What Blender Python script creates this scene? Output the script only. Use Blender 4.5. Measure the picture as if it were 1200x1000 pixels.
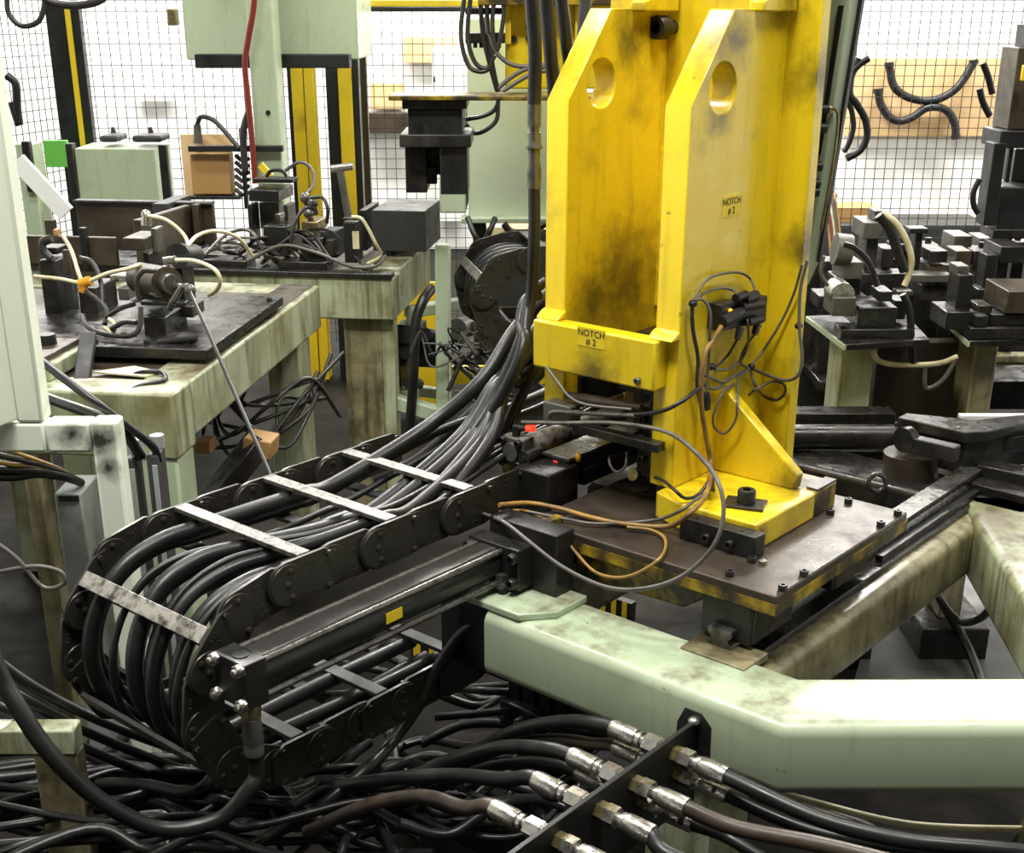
import bpy, bmesh, math, random
from mathutils import Vector, Matrix
random.seed(7)
for o in list(bpy.data.objects): bpy.data.objects.remove(o, do_unlink=True)
SC = bpy.context.scene; COL = SC.collection
# ------------------------------------------------------------------ camera
F, CX, CY, EYE = 1500.0, 600.0, 600.0, 1.65
TH = math.atan(590/1500); CT, ST = math.cos(TH), math.sin(TH)
cd = bpy.data.cameras.new('camera'); cam = bpy.data.objects.new('camera', cd); COL.objects.link(cam)
cam.location = (0, 0, EYE); cam.rotation_euler = (math.pi/2-TH, 0, 0)
cd.sensor_width = 36; cd.lens = F/1200*36; cd.shift_x = 0; cd.shift_y = (CY-500)/1200
cd.clip_start = .05; cd.clip_end = 60
SC.camera = cam
# ------------------------------------------------------------------ world, lamps, exposure
wd = bpy.data.worlds.new('world'); SC.world = wd; wd.use_nodes = True
bg = wd.node_tree.nodes['Background']; bg.inputs[0].default_value = (1.0, .98, .93, 1); bg.inputs[1].default_value = .055
SC.view_settings.view_transform = 'Standard'; SC.view_settings.look = 'None'
SC.view_settings.exposure = .22; SC.view_settings.gamma = 1; SC.view_settings.use_curve_mapping = False
def lamp(loc, w, h, power, rot=(0, 0, 0), col=(1, .975, .92)):
    l = bpy.data.lights.new('overhead_light', 'AREA'); l.shape = 'RECTANGLE'; l.size = w; l.size_y = h; l.energy = power; l.color = col
    o = bpy.data.objects.new('overhead_light', l); COL.objects.link(o); o.location = loc; o.rotation_euler = rot
lamp((-.7, .9, 4.3), 1.3, .4, 120)
lamp((1.2, 1.3, 4.3), 1.3, .4, 78)
lamp((-1.45, 2.9, 4.3), 1.3, .4, 75)  # unseen lamp, placed so its reflection whitens the press bevels
lamp((1.6, 4.2, 4.3), 1.3, .4, 70)
for x in (-3.2, 0, 3.2): lamp((x, 8.2, 4.6), 2.4, .5, 420, (math.radians(-18), 0, 0))  # unseen lamps added over the back zone to overexpose the wall
# ------------------------------------------------------------------ picture -> place helpers and frames
def ray(px, py):
    u = (px-CX)/F; v = (CY-py)/F
    return Vector((u, CT+v*ST, -ST+v*CT))
CAM = Vector((0, 0, EYE))
def PZ(px, py, z): d = ray(px, py); return CAM + d*((z-EYE)/d.z)
def PY(px, py, Y): d = ray(px, py); return CAM + d*(Y/d.y)
class Frame:
    def __init__(s, O, az):
        s.O = Vector((O[0], O[1], 0)); s.az = az
        s.R = Vector((math.cos(az), -math.sin(az), 0)); s.A = Vector((math.sin(az), math.cos(az), 0))
    def w(s, x, y, z): return s.O + s.R*x + s.A*y + Vector((0, 0, z))
    def l(s, p): q = p-s.O; return Vector((q.dot(s.R), q.dot(s.A), p.z))
    def px_x(s, px, py, x): d = ray(px, py); return s.l(CAM+d*((x-(CAM-s.O).dot(s.R))/d.dot(s.R)))
    def px_y(s, px, py, y): d = ray(px, py); return s.l(CAM+d*((y-(CAM-s.O).dot(s.A))/d.dot(s.A)))
    def px_z(s, px, py, z): return s.l(PZ(px, py, z))
W = Frame((0, 0), 0)
M = Frame(PZ(910, 700, .8), math.radians(40.5))       # the press and its base
B = Frame((0, 0), math.radians(7.4))                   # the benches
# ------------------------------------------------------------------ materials
MATS = {}
def mat(name, col, rough=.5, metal=0, dirt=None, amt=.5, scale=6, streak=None, samt=.5, bump=.0, bscale=60, rvar=.15, spec=.5, fine=None, famt=.5, coat=0, sscale=1.0, top=None, tamt=.5, tscale=9, spots=None, scol=(.03, .022, .012)):
    m = bpy.data.materials.new(name); m.use_nodes = True; nt = m.node_tree; n = nt.nodes; L = nt.links
    b = n['Principled BSDF']; b.inputs['Metallic'].default_value = metal; b.inputs['Specular IOR Level'].default_value = spec
    if coat: b.inputs['Coat Weight'].default_value = coat; b.inputs['Coat Roughness'].default_value = .2
    tc = n.new('ShaderNodeTexCoord'); oi = n.new('ShaderNodeObjectInfo')
    va = n.new('ShaderNodeVectorMath'); va.operation = 'MULTIPLY_ADD'
    L.new(oi.outputs['Random'], va.inputs[0]); va.inputs[1].default_value = (7, 5, 3); L.new(tc.outputs['Object'], va.inputs[2])
    vec = va.outputs[0]
    def noise(sc, det=6, r=.6, v=vec):
        t = n.new('ShaderNodeTexNoise'); t.inputs['Scale'].default_value = sc; t.inputs['Detail'].default_value = det; t.inputs['Roughness'].default_value = r
        L.new(v, t.inputs['Vector']); return t.outputs['Fac']
    def ramp(s, a, c):
        t = n.new('ShaderNodeMapRange'); L.new(s, t.inputs[0]); t.inputs[1].default_value = a; t.inputs[2].default_value = c; return t.outputs[0]
    def mix(c, d, f):
        t = n.new('ShaderNodeMix'); t.data_type = 'RGBA'
        if isinstance(c, tuple): t.inputs[6].default_value = (*c, 1)
        else: L.new(c, t.inputs[6])
        t.inputs[7].default_value = (*d, 1); L.new(f, t.inputs[0]); return t.outputs[2]
    c = col
    if dirt:
        a = .62-.3*amt; c = mix(c, dirt, ramp(noise(scale), a, a+.22))
    if streak:
        mp = n.new('ShaderNodeMapping'); mp.inputs['Scale'].default_value = (14*sscale, 14*sscale, 1.2*sscale); L.new(vec, mp.inputs[0])
        a = .66-.3*samt; c = mix(c, streak, ramp(noise(2.2, 5, .6, mp.outputs[0]), a, a+.25))
    if fine:
        a = .70-.3*famt; c = mix(c, fine, ramp(noise(scale*6, 4, .7), a, a+.08))
    if top:
        ge = n.new('ShaderNodeNewGeometry'); sx = n.new('ShaderNodeSeparateXYZ'); L.new(ge.outputs['Normal'], sx.inputs[0])
        a = .66-.3*tamt; mu = n.new('ShaderNodeMath'); mu.operation = 'MULTIPLY'
        L.new(ramp(noise(tscale, 8, .68), a, a+.2), mu.inputs[0]); L.new(ramp(sx.outputs['Z'], .6, .95), mu.inputs[1]); c = mix(c, top, mu.outputs[0])
    if spots:
        tot = None; nz = noise(22, 7, .72)
        for (x, y, z, rad) in spots:
            ds = n.new('ShaderNodeVectorMath'); ds.operation = 'DISTANCE'; L.new(tc.outputs['Object'], ds.inputs[0]); ds.inputs[1].default_value = (x, y, z)
            f = ramp(ds.outputs['Value'], rad, 0)
            if tot is None: tot = f
            else:
                mx = n.new('ShaderNodeMath'); mx.operation = 'MAXIMUM'; L.new(tot, mx.inputs[0]); L.new(f, mx.inputs[1]); tot = mx.outputs[0]
        ad = n.new('ShaderNodeMath'); ad.operation = 'ADD'; L.new(tot, ad.inputs[0]); L.new(nz, ad.inputs[1])
        c = mix(c, scol, ramp(ad.outputs[0], .92, 1.42))
    if isinstance(c, tuple): b.inputs['Base Color'].default_value = (*c, 1)
    else: L.new(c, b.inputs['Base Color'])
    t = n.new('ShaderNodeMapRange'); L.new(noise(scale*2.3, 4), t.inputs[0]); t.inputs[1].default_value = .3; t.inputs[2].default_value = .7
    t.inputs[3].default_value = max(.05, rough-rvar); t.inputs[4].default_value = min(1, rough+rvar); L.new(t.outputs[0], b.inputs['Roughness'])
    if bump:
        bp = n.new('ShaderNodeBump'); bp.inputs['Strength'].default_value = bump; bp.inputs['Distance'].default_value = .002
        L.new(noise(bscale, 3), bp.inputs['Height']); L.new(bp.outputs[0], b.inputs['Normal'])
    MATS[name] = m; return m
BLK = (.012, .011, .010)
# the press is stained where hands and oil reach: points are (x, y, z) from its base
SPOTS = [(-.146, .06, .36, .26), (-.146, -.03, .34, .16), (-.146, .06, .80, .13), (.103, .0, .80, .11), (.103, -.03, .69, .09), (.165, .20, .74, .12), (.165, .20, .45, .12), (-.05, -.158, .24, .11), (-.15, -.12, .76, .06), (.103, .14, .86, .09), (.27, .03, .05, .10), (.30, -.16, .03, .06)]
mat('yellow', (.80, .59, .014), .30, 0, (.34, .24, .02), .26, 7, (.52, .36, .010), .44, .15, 90, fine=(.06, .05, .02), famt=.07, coat=.3, spots=SPOTS, scol=(.17, .12, .012))
mat('yellow_clean', (.80, .56, .02), .45, 0, (.4, .25, .02), .2, 4)
mat('yellow_dirty', (.45, .31, .015), .4, 0, (.035, .025, .012), 1.0, 16, (.10, .06, .01), .5, .2)
mat('green', (.44, .525, .36), .36, 0, (.30, .36, .22), .16, 4, (.34, .38, .24), .30, .08, 80, fine=(.06, .06, .04), famt=.05, top=(.16, .135, .08), tamt=.58)
mat('green_dirty', (.44, .48, .31), .40, 0, (.20, .18, .07), .50, 4, (.09, .07, .03), .62, .15, 80, fine=(.04, .035, .02), famt=.15, top=(.10, .075, .04), tamt=.85, tscale=6)
mat('green_oily', (.30, .27, .15), .3, 0, (.06, .045, .02), .6, 6, (.05, .035, .02), .6, .2, 80)
mat('green_top', (.62, .66, .50), .33, 0, (.17, .14, .08), .30, 9, None, bump=.15, fine=(.04, .035, .02), famt=.28)
mat('green_pale', (.56, .65, .48), .4, 0, (.4, .5, .36), .2, 4, None)
mat('black_oily', (.013, .012, .011), .33, 0, (.045, .037, .028), .35, 12, None, bump=.15, bscale=120, rvar=.16)
mat('bar_dark', (.19, .178, .16), .36, .4, (.035, .03, .026), .6, 60)
mat('cyl_steel', (.060, .056, .052), .30, .5, (.03, .028, .026), .3, 6, rvar=.08)
mat('chain_steel', (.032, .029, .022), .42, .2, (.020, .018, .014), .45, 12, None, bump=.15)
mat('black_steel', (.013, .0125, .012), .38, 0, (.035, .031, .027), .3, 10, None, bump=.1)
mat('black_paint', (.010, .010, .010), .45, 0)
mat('plate_steel', (.058, .044, .032), .40, .25, (.022, .017, .014), .5, 7, None, bump=.2, bscale=150, fine=(.16, .13, .10), famt=.12)
mat('rubber', (.010, .010, .010), .38, 0, (.03, .028, .026), .3, 8, None, rvar=.1, bump=.05, bscale=200)
mat('rubber_worn', (.060, .043, .030), .4, 0, (.013, .012, .011), .62, 9, None)
mat('cable_grey', (.12, .11, .095), .4, 0, (.05, .045, .04), .4, 20)
mat('cable_dark', (.03, .028, .025), .4, 0, (.07, .06, .05), .3, 20)
mat('cable_orange', (.34, .19, .04), .45, 0, (.10, .065, .03), .55, 14)
mat('tube_cream', (.72, .66, .42), .4, 0, (.4, .33, .15), .4, 14)
mat('cable_red', (.19, .022, .016), .4, 0)
mat('steel', (.55, .53, .49), .28, .9, (.22, .20, .17), .35, 40, None, rvar=.1)
mat('steel_dark', (.16, .155, .145), .3, .7, (.05, .045, .04), .4, 30)
mat('brass_dull', (.30, .25, .12), .35, .8, (.12, .10, .07), .4, 40)
mat('bar_worn', (.40, .375, .34), .38, .3, (.045, .038, .032), .66, 55, None, bump=.1)
mat('grey_cast', (.12, .116, .098), .4, .3, (.06, .055, .045), .4, 14)
mat('grey_paint', (.30, .32, .31), .45, 0, (.13, .14, .13), .3, 9, None, fine=(.05, .05, .05), famt=.15)
mat('grey_dark', (.036, .037, .036), .55, 0, (.04, .04, .04), .3, 8)
mat('brown_grime', (.062, .047, .030), .42, .1, (.03, .022, .015), .5, 9, (.03, .02, .01), .4, .2)
mat('plywood', (.72, .50, .26), .6, 0, (.60, .38, .17), .4, 5)
mat('cardboard', (.40, .23, .08), .55, 0, (.26, .13, .04), .4, 6)
mat('wall_white', (.86, .86, .84), .7, 0)
mat('wire_black', (.02, .02, .02), .5, 0)
mat('concrete', (.011, .010, .008), .65, 0, (.02, .016, .012), .5, 3, None, bump=.2, bscale=30, spec=.05)
mat('mat_grey', (.13, .128, .122), .6, 0, (.09, .088, .085), .4, 5)
mat('sticker', (.85, .62, .02), .4)
mat('ink', (.01, .01, .01), .6)
mat('orange_plastic', (.75, .33, .02), .4)
mat('mint_lit', (.78, .84, .70), .4, 0, (.6, .68, .52), .15, 4)  # pale mint, lightened further to stand in for strong light on the guard
mat('mint_lit_stained', (.78, .84, .70), .4, 0, (.6, .68, .52), .15, 4, spots=[(.035, 0, .905, .085), (.045, 0, .855, .06), (-.01, 0, .92, .07)], scol=(.05, .05, .04))  # same lightened mint with real stains round the joint
mat('sump', (.012, .011, .010), .8, 0, (.03, .025, .02), .4, 8, spec=.1)
mat('lime', (.15, .52, .08), .5)
mat('white_paint', (.80, .82, .78), .4, 0, (.6, .62, .58), .2, 4)
def emis(name, c, s):
    m = mat(name, c, .4); b = m.node_tree.nodes['Principled BSDF']; b.inputs['Emission Color'].default_value = (*c, 1); b.inputs['Emission Strength'].default_value = s
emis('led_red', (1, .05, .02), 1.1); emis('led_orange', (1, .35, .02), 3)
# ------------------------------------------------------------------ mesh builder
def catmull(P, sub=8):
    P = [Vector(p) for p in P]; Q = [P[0]*2-P[1]]+P+[P[-1]*2-P[-2]]; out = []
    for i in range(1, len(Q)-2):
        a, b, c, d = Q[i-1], Q[i], Q[i+1], Q[i+2]
        for k in range(sub):
            t = k/sub
            out.append(.5*((2*b)+(c-a)*t+(2*a-5*b+4*c-d)*t*t+(3*b-a-3*c+d)*t**3))
    out.append(P[-1]); return out
def perp(d):
    d = d.normalized(); u = d.cross(Vector((0, 0, 1)))
    if u.length < .05: u = d.cross(Vector((1, 0, 0)))
    u.normalize(); return u, u.cross(d).normalized()
class MB:
    def __init__(s): s.v = []; s.f = []
    def add(s, vs, fs):
        k = len(s.v); s.v += [Vector(p) for p in vs]; s.f += [[i+k for i in f] for f in fs]; return s
    def box(s, x0, x1, y0, y1, z0, z1, T=None):
        vs = [Vector((x, y, z)) for z in (z0, z1) for y in (y0, y1) for x in (x0, x1)]
        if T: vs = [T @ p for p in vs]
        return s.add(vs, [(0, 2, 3, 1), (4, 5, 7, 6), (0, 1, 5, 4), (2, 6, 7, 3), (0, 4, 6, 2), (1, 3, 7, 5)])
    def bar(s, p0, p1, w, h, up=(0, 0, 1)):
        p0, p1 = Vector(p0), Vector(p1); d = (p1-p0).normalized(); up = Vector(up)
        u = d.cross(up)
        if u.length < .01: u = d.cross(Vector((1, 0, 0)))
        u.normalize(); n = u.cross(d)
        vs = [p+u*a*w/2+n*c*h/2 for p in (p0, p1) for c in (-1, 1) for a in (-1, 1)]
        return s.add(vs, [(0, 1, 3, 2), (4, 6, 7, 5), (0, 4, 5, 1), (2, 3, 7, 6), (0, 2, 6, 4), (1, 5, 7, 3)])
    def cyl(s, p0, p1, r, r1=None, n=16):
        p0, p1 = Vector(p0), Vector(p1); r1 = r if r1 is None else r1; u, w = perp(p1-p0)
        vs = [p+(u*math.cos(2*math.pi*i/n)+w*math.sin(2*math.pi*i/n))*q for p, q in ((p0, r), (p1, r1)) for i in range(n)]
        return s.add(vs, [(i, (i+1) % n, n+(i+1) % n, n+i) for i in range(n)]+[list(range(n))[::-1], list(range(n, 2*n))])
    def lathe(s, p0, d, prof, n=16):
        p0 = Vector(p0); d = Vector(d).normalized(); u, w = perp(d); vs = []; fs = []
        for h, r in prof: vs += [p0+d*h+(u*math.cos(2*math.pi*i/n)+w*math.sin(2*math.pi*i/n))*r for i in range(n)]
        for k in range(len(prof)-1): fs += [(k*n+i, k*n+(i+1) % n, (k+1)*n+(i+1) % n, (k+1)*n+i) for i in range(n)]
        m = (len(prof)-1)*n
        return s.add(vs, fs+[list(range(n))[::-1], list(range(m, m+n))])
    def tube(s, P, r, n=8, sub=8, smooth=True):
        P = catmull(P, sub) if smooth and len(P) > 2 else [Vector(p) for p in P]
        u, w = perp(P[1]-P[0]); vs = []; fs = []
        for i, p in enumerate(P):
            d = (P[min(i+1, len(P)-1)]-P[max(i-1, 0)]).normalized()
            u = (u-d*u.dot(d)).normalized(); w = u.cross(d)
            vs += [p+(u*math.cos(2*math.pi*k/n)+w*math.sin(2*math.pi*k/n))*r for k in range(n)]
        for i in range(len(P)-1): fs += [(i*n+k, i*n+(k+1) % n, (i+1)*n+(k+1) % n, (i+1)*n+k) for k in range(n)]
        m = (len(P)-1)*n
        return s.add(vs, fs+[list(range(n))[::-1], list(range(m, m+n))])
    def prism(s, poly, plane, a, b):
        # poly of (u,v); plane 'yz' extrudes along x, 'xz' along y, 'xy' along z
        mk = {'yz': lambda u, v, t: (t, u, v), 'xz': lambda u, v, t: (u, t, v), 'xy': lambda u, v, t: (u, v, t)}[plane]
        n = len(poly)
        vs = [mk(u, v, a) for u, v in poly]+[mk(u, v, b) for u, v in poly]
        return s.add(vs, [(i, (i+1) % n, n+(i+1) % n, n+i) for i in range(n)]+[list(range(n))[::-1], list(range(n, 2*n))])
    def prism_hole(s, poly, plane, a, b, c, r, n=28):
        # the outer outline joined to a round hole, split in two halves at the hole's left and right
        mk = {'yz': lambda u, v, t: (t, u, v), 'xz': lambda u, v, t: (u, t, v)}[plane]
        k = len(poly); cir = [(c[0]+r*math.cos(2*math.pi*i/n), c[1]+r*math.sin(2*math.pi*i/n)) for i in range(n)]
        base = len(s.v)
        s.v += [Vector(mk(u, v, t)) for t in (a, b) for u, v in poly+cir]; N = k+n
        s.f += [[base+i, base+(i+1) % k, base+N+(i+1) % k, base+N+i] for i in range(k)]
        s.f += [[base+k+i, base+k+(i+1) % n, base+N+k+(i+1) % n, base+N+k+i] for i in range(n)]
        near = [min(range(n), key=lambda i: (cir[i][0]-p[0])**2+(cir[i][1]-p[1])**2) for p in poly]
        for t in (0, 1):
            for i in range(k):
                j = (i+1) % k; a0, b0 = near[i], near[j]; run = [a0]
                fw = (b0-a0) % n; bw = (a0-b0) % n; st = 1 if fw <= bw else -1
                while run[-1] != b0: run.append((run[-1]+st) % n)
                s.f.append([base+t*N+i, base+t*N+j]+[base+t*N+k+q for q in run[::-1]])
        return s
    def sweep(s, prof, path):
        # closed profile (side, z) along a level path with mitred corners
        vs = []; fs = []; n = len(prof); path = [Vector((p[0], p[1], 0)) for p in path]
        for i, p in enumerate(path):
            d0 = (path[i]-path[i-1]).normalized() if i else (path[1]-path[0]).normalized()
            d1 = (path[i+1]-path[i]).normalized() if i < len(path)-1 else d0
            t = (d0+d1).normalized(); nn = Vector((t.y, -t.x, 0)); k = 1/max(.3, nn.dot(Vector((d0.y, -d0.x, 0))))
            vs += [p+nn*(u*k)+Vector((0, 0, z)) for u, z in prof]
        for i in range(len(path)-1): fs += [(i*n+k, i*n+(k+1) % n, (i+1)*n+(k+1) % n, (i+1)*n+k) for k in range(n)]
        m = (len(path)-1)*n
        return s.add(vs, fs+[list(range(n))[::-1], list(range(m, m+n))])
    def sphere(s, c, r, n=12, sz=1):
        c = Vector(c); prof = [(-r*sz*math.cos(math.pi*i/8), max(.0004, r*math.sin(math.pi*i/8))) for i in range(9)]
        return s.lathe(c, (0, 0, 1), prof, n)
def rrect(x0, x1, z0, z1, r, k=4):
    out = []
    for cx, cz, a in ((x1-r, z0+r, -90), (x1-r, z1-r, 0), (x0+r, z1-r, 90), (x0+r, z0+r, 180)):
        out += [(cx+r*math.cos(math.radians(a+90*i/k)), cz+r*math.sin(math.radians(a+90*i/k))) for i in range(k+1)]
    return out
BASE = {}
def mesh(mb, off, name):
    me = bpy.data.meshes.new(name); me.from_pydata([tuple(p-off) for p in mb.v], [], mb.f); me.update()
    bm = bmesh.new(); bm.from_mesh(me); bmesh.ops.recalc_face_normals(bm, faces=bm.faces); bm.to_mesh(me); bm.free()
    me.polygons.foreach_set('use_smooth', [True]*len(me.polygons)); me.set_sharp_from_angle(angle=math.radians(50))
    return me
def bevel(o, w, seg=2):
    if w: md = o.modifiers.new('bevel', 'BEVEL'); md.width = w; md.segments = seg; md.limit_method = 'ANGLE'; md.angle_limit = math.radians(40)
def tag(o, label, cat, group=None, kind=None):
    o['label'] = label; o['category'] = cat
    if group: o['group'] = group
    if kind: o['kind'] = kind
    return o
def thing(name, label, cat, fr, base, group=None):
    o = bpy.data.objects.new(name, None); COL.objects.link(o); o.empty_display_size = .05
    base = Vector(base); o.location = fr.w(*base); o.rotation_euler = (0, 0, -fr.az); BASE[o.name] = (fr, base)
    tag(o, label, cat, group); return o
def part(name, mb, m, parent, bev=0, kind=None, label=None):
    root = parent
    while root.parent: root = root.parent
    fr, base = BASE[root.name]
    me = mesh(mb, base, name); me.materials.append(MATS[m]); o = bpy.data.objects.new(name, me); COL.objects.link(o); o.parent = parent
    bevel(o, bev)
    if kind: o['kind'] = kind
    if label: o['label'] = label
    return o
def inst(name, me, parent, p, rot=None):
    root = parent
    while root.parent: root = root.parent
    fr, base = BASE[root.name]
    o = bpy.data.objects.new(name, me); COL.objects.link(o); o.parent = parent; o.location = Vector(p)-base
    if rot is not None: o.rotation_mode = 'QUATERNION'; o.rotation_quaternion = Vector((0, 0, 1)).rotation_difference(Vector(rot))
    return o
def solo(name, mb, m, fr, label, cat, group=None, bev=0, kind=None):
    xs = [p.x for p in mb.v]; ys = [p.y for p in mb.v]; zs = [p.z for p in mb.v]
    base = Vector(((min(xs)+max(xs))/2, (min(ys)+max(ys))/2, min(zs)))
    me = mesh(mb, base, name); me.materials.append(MATS[m]); o = bpy.data.objects.new(name, me); COL.objects.link(o)
    o.location = fr.w(*base); o.rotation_euler = (0, 0, -fr.az); BASE[o.name] = (fr, base); bevel(o, bev)
    return tag(o, label, cat, group, kind)
def struct(name, mb, m):
    o = solo(name, mb, m, W, name, 'x'); del o['label']; del o['category']; o['kind'] = 'structure'; return o
def proto(name, mb, m):
    me = mesh(mb, Vector(), name); me.materials.append(MATS[m]); return me
def socket_screw(r, h): return MB().lathe((0, 0, 0), (0, 0, 1), [(0, r), (h-.15*r, r), (h, r*.88), (h, r*.5), (h*.45, r*.5)], 14)
SCREW = {k: proto('cap_screw', socket_screw(*v), 'black_steel') for k, v in {'s': (.0045, .006), 'm': (.0075, .010), 'l': (.010, .014), 'x': (.016, .024)}.items()}
SCREW_STEEL = proto('cap_screw', socket_screw(.006, .008), 'steel_dark')
HEX = {k: proto('hex_nut', MB().lathe((0, 0, 0), (0, 0, 1), [(0, r), (h*.8, r), (h, r*.85)], 6).lathe((0, 0, h), (0, 0, 1), [(0, r*.5), (h*.5, r*.5), (h*.55, r*.35)], 10), 'steel') for k, (r, h) in {'m': (.011, .010), 's': (.008, .007)}.items()}
def fb(fr, px0, py0, px1, py1, y, d, sil=True):
    # box that fills a picture rectangle at distance y in a frame; with sil the visible top and side are counted in
    def X(px, yy): return (fr.px_y(px, py0, yy).x+fr.px_y(px, py1, yy).x)/2
    x0, x1 = X(px0, y), X(px1, y); z0 = fr.px_y(px0, py1, y).z; z1 = fr.px_y(px0, py0, y).z
    if sil:   # the depth is kept small enough for the front to show
        k = .42*y
        side = abs(px1-CX if px1 < CX else px0-CX)
        if px0 > CX or px1 < CX: d = min(d, max(.02, k*(px1-px0)/max(side, 1)))
        if py0 > 10: d = min(d, max(.02, k*(py1-py0)/(py0-9)))
        if px0 > CX: x0 = min(X(px0, y+d), x0+.6*(x1-x0))
        if px1 < CX: x1 = max(X(px1, y+d), x1-.6*(x1-x0))
        if py0 > 10: z1 = max(fr.px_y(px0, py0, y+d).z, z1-.6*(z1-z0))
    return (x0, x1, y, y+d, z0, z1)
def text_mesh(txt, size):
    cu = bpy.data.curves.new('t', 'FONT'); cu.body = txt; cu.size = size; cu.align_x = 'CENTER'; cu.align_y = 'CENTER'; cu.extrude = .0002
    o = bpy.data.objects.new('t', cu); COL.objects.link(o); bpy.context.view_layer.update()
    me = bpy.data.meshes.new_from_object(o.evaluated_get(bpy.context.evaluated_depsgraph_get())); bpy.data.objects.remove(o, do_unlink=True)
    me.materials.clear(); me.materials.append(MATS['ink']); return me
def wire(name, P, r, m, label, cat='cable', group=None, n=8, sub=8):
    return solo(name, MB().tube(P, r, n, sub), m, W, label, cat, group)
def mw(*p): return M.w(*p)
def PM(px, py, y): return M.w(*M.px_y(px, py, y))
def PX(px, py, x): return M.w(*M.px_x(px, py, x))
# ================================================================== the setting
struct('floor', MB().box(-6, 6, -2, 9.6, -.1, 0), 'concrete')
struct('wall_back', MB().box(-6, 6, 9.5, 9.7, 0, 5.2), 'wall_white')
struct('wall_left', MB().box(-6.2, -6, -2, 9.7, 0, 5.2), 'wall_white')
struct('wall_right', MB().box(6, 6.2, -2, 9.7, 0, 5.2), 'wall_white')
# ================================================================== machine base: green welded tube frame
ZB, ZBL = .68, .555
base = thing('machine_base_frame', 'mint green welded tube base frame carrying the yellow press', 'machine frame', M, (0, 0, 0))
d41 = (math.cos(math.radians(40.8)), math.sin(math.radians(40.8)))
path = [(-.475, -.0735), (.077, -.0735), (.077+d41[0]*1.1, -.0735+d41[1]*1.1)]
part('front_beam', MB().sweep(rrect(-.0765, .0765, ZBL, ZB, .022, 5), path), 'green', base)
part('rail_beam', MB().sweep(rrect(-.078, .078, .545, .664, .022, 5), [(-.078, -.01), (-.078, 1.05)]), 'green_oily', base)
p0 = M.px_z(1143, 607, ZB); p1 = M.px_z(1200, 697, ZB); dv = (p1-p0).normalized(); nv = Vector((-dv.y, dv.x, 0))
q0 = p0+nv*.085-dv*.12; q1 = p1+nv*.085+dv*.7
part('cross_beam', MB().sweep(rrect(-.085, .085, ZBL-.02, ZB, .02, 5), [q0, q1]), 'green_dirty', base)
part('rear_beam', MB().sweep(rrect(-.078, .078, ZBL, ZB, .02, 5), [(-.62, .98), (.06, .98)]), 'black_oily', base)
part('left_beam', MB().sweep(rrect(-.07, .07, .54, .66, .02, 5), [(-.56, .0), (-.56, .95)]), 'green_oily', base)
part('mounting_pad', MB().prism([(-.53, -.142), (-.405, -.142), (-.362, -.09), (-.362, -.005), (-.53, -.005)], 'xy', ZB, ZB+.014), 'green', base, .003)
part('rail_pad', MB().box(-.142, -.022, -.045, .03, ZB-.01, ZB+.004), 'green_oily', base, .002)
for x, y in ((-.075, -.07), (.42, .25), (-.50, .9)):
    part('leg', MB().sweep(rrect(-.06, .06, 0, ZBL+.01, .012, 3), [(x-.06, y), (x+.06, y)]), 'green_dirty', base)
# rails, slide plate
for x in (-.0935, -.545):
    t = thing('guide_rail', 'long steel linear guide rail on the oily green beam beside the floor mat' if x > -.2 else 'steel linear guide rail hidden beneath the left side of the slide plate', 'rail', M, (x, .5, .664), 'linear guide rails')
    part('rail_bed', MB().box(x-.045, x+.055, -.012, 1.04, .664, .676), 'black_oily', t, .002)
    part('rail_bar', MB().prism([(x-.022, .676), (x+.022, .676), (x+.022, .688), (x+.015, .697), (x+.022, .706), (x+.022, .716), (x-.022, .716), (x-.022, .706), (x-.015, .697), (x-.022, .688)], 'xz', -.005, 1.04), 'steel_dark', t)
    part('rack_strip', MB().box(x+.03, x+.045, .5, 1.03, .676, .690), 'black_steel', t, .001)
    for y in (.02, .30):
        c = part('carriage', MB().box(x-.048, x+.048, y, y+.13, .690, .764), 'black_oily', t, .004)
        part('end_seal', MB().box(x-.046, x+.046, y-.008, y, .692, .760), 'rubber', c, .002)
sp = thing('slide_plate', 'brown oily steel slide plate bolted under the yellow press', 'steel plate', M, (-.25, .23, .764))
spp = part('plate', MB().box(-.50, 0, 0, .473, .765, .80), 'plate_steel', sp, .003)
part('edge_band', MB().box(-.46, .0005, -.0015, 0, .767, .786), 'yellow_dirty', sp)
part('edge_band', MB().box(0, .0015, 0.0, .473, .767, .786), 'yellow_dirty', sp)
part('under_bracket', MB().prism([(-.42, .764), (-.14, .764), (-.14, .745), (-.19, .71), (-.42, .70)], 'xz', .035, .07), 'yellow_dirty', sp, .003)
part('lug', MB().box(-.462, -.445, -.006, .03, .745, .812), 'yellow_dirty', sp, .002)
for px, py in ((881, 655), (855, 671), (917, 688), (942, 671), (973, 599), (994, 586), (1052, 600), (1032, 613)):
    p = M.px_z(px, py+4, .80); inst('cap_screw', SCREW['m'], spp, (p.x, p.y, .80))
p = M.px_z(894, 659, .803)
solo('hex_nut', MB().cyl((p.x, p.y, .80), (p.x, p.y, .806), .007, n=6), 'steel', M, 'small loose shiny hex nut lying on the slide plate', 'nut')
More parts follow.
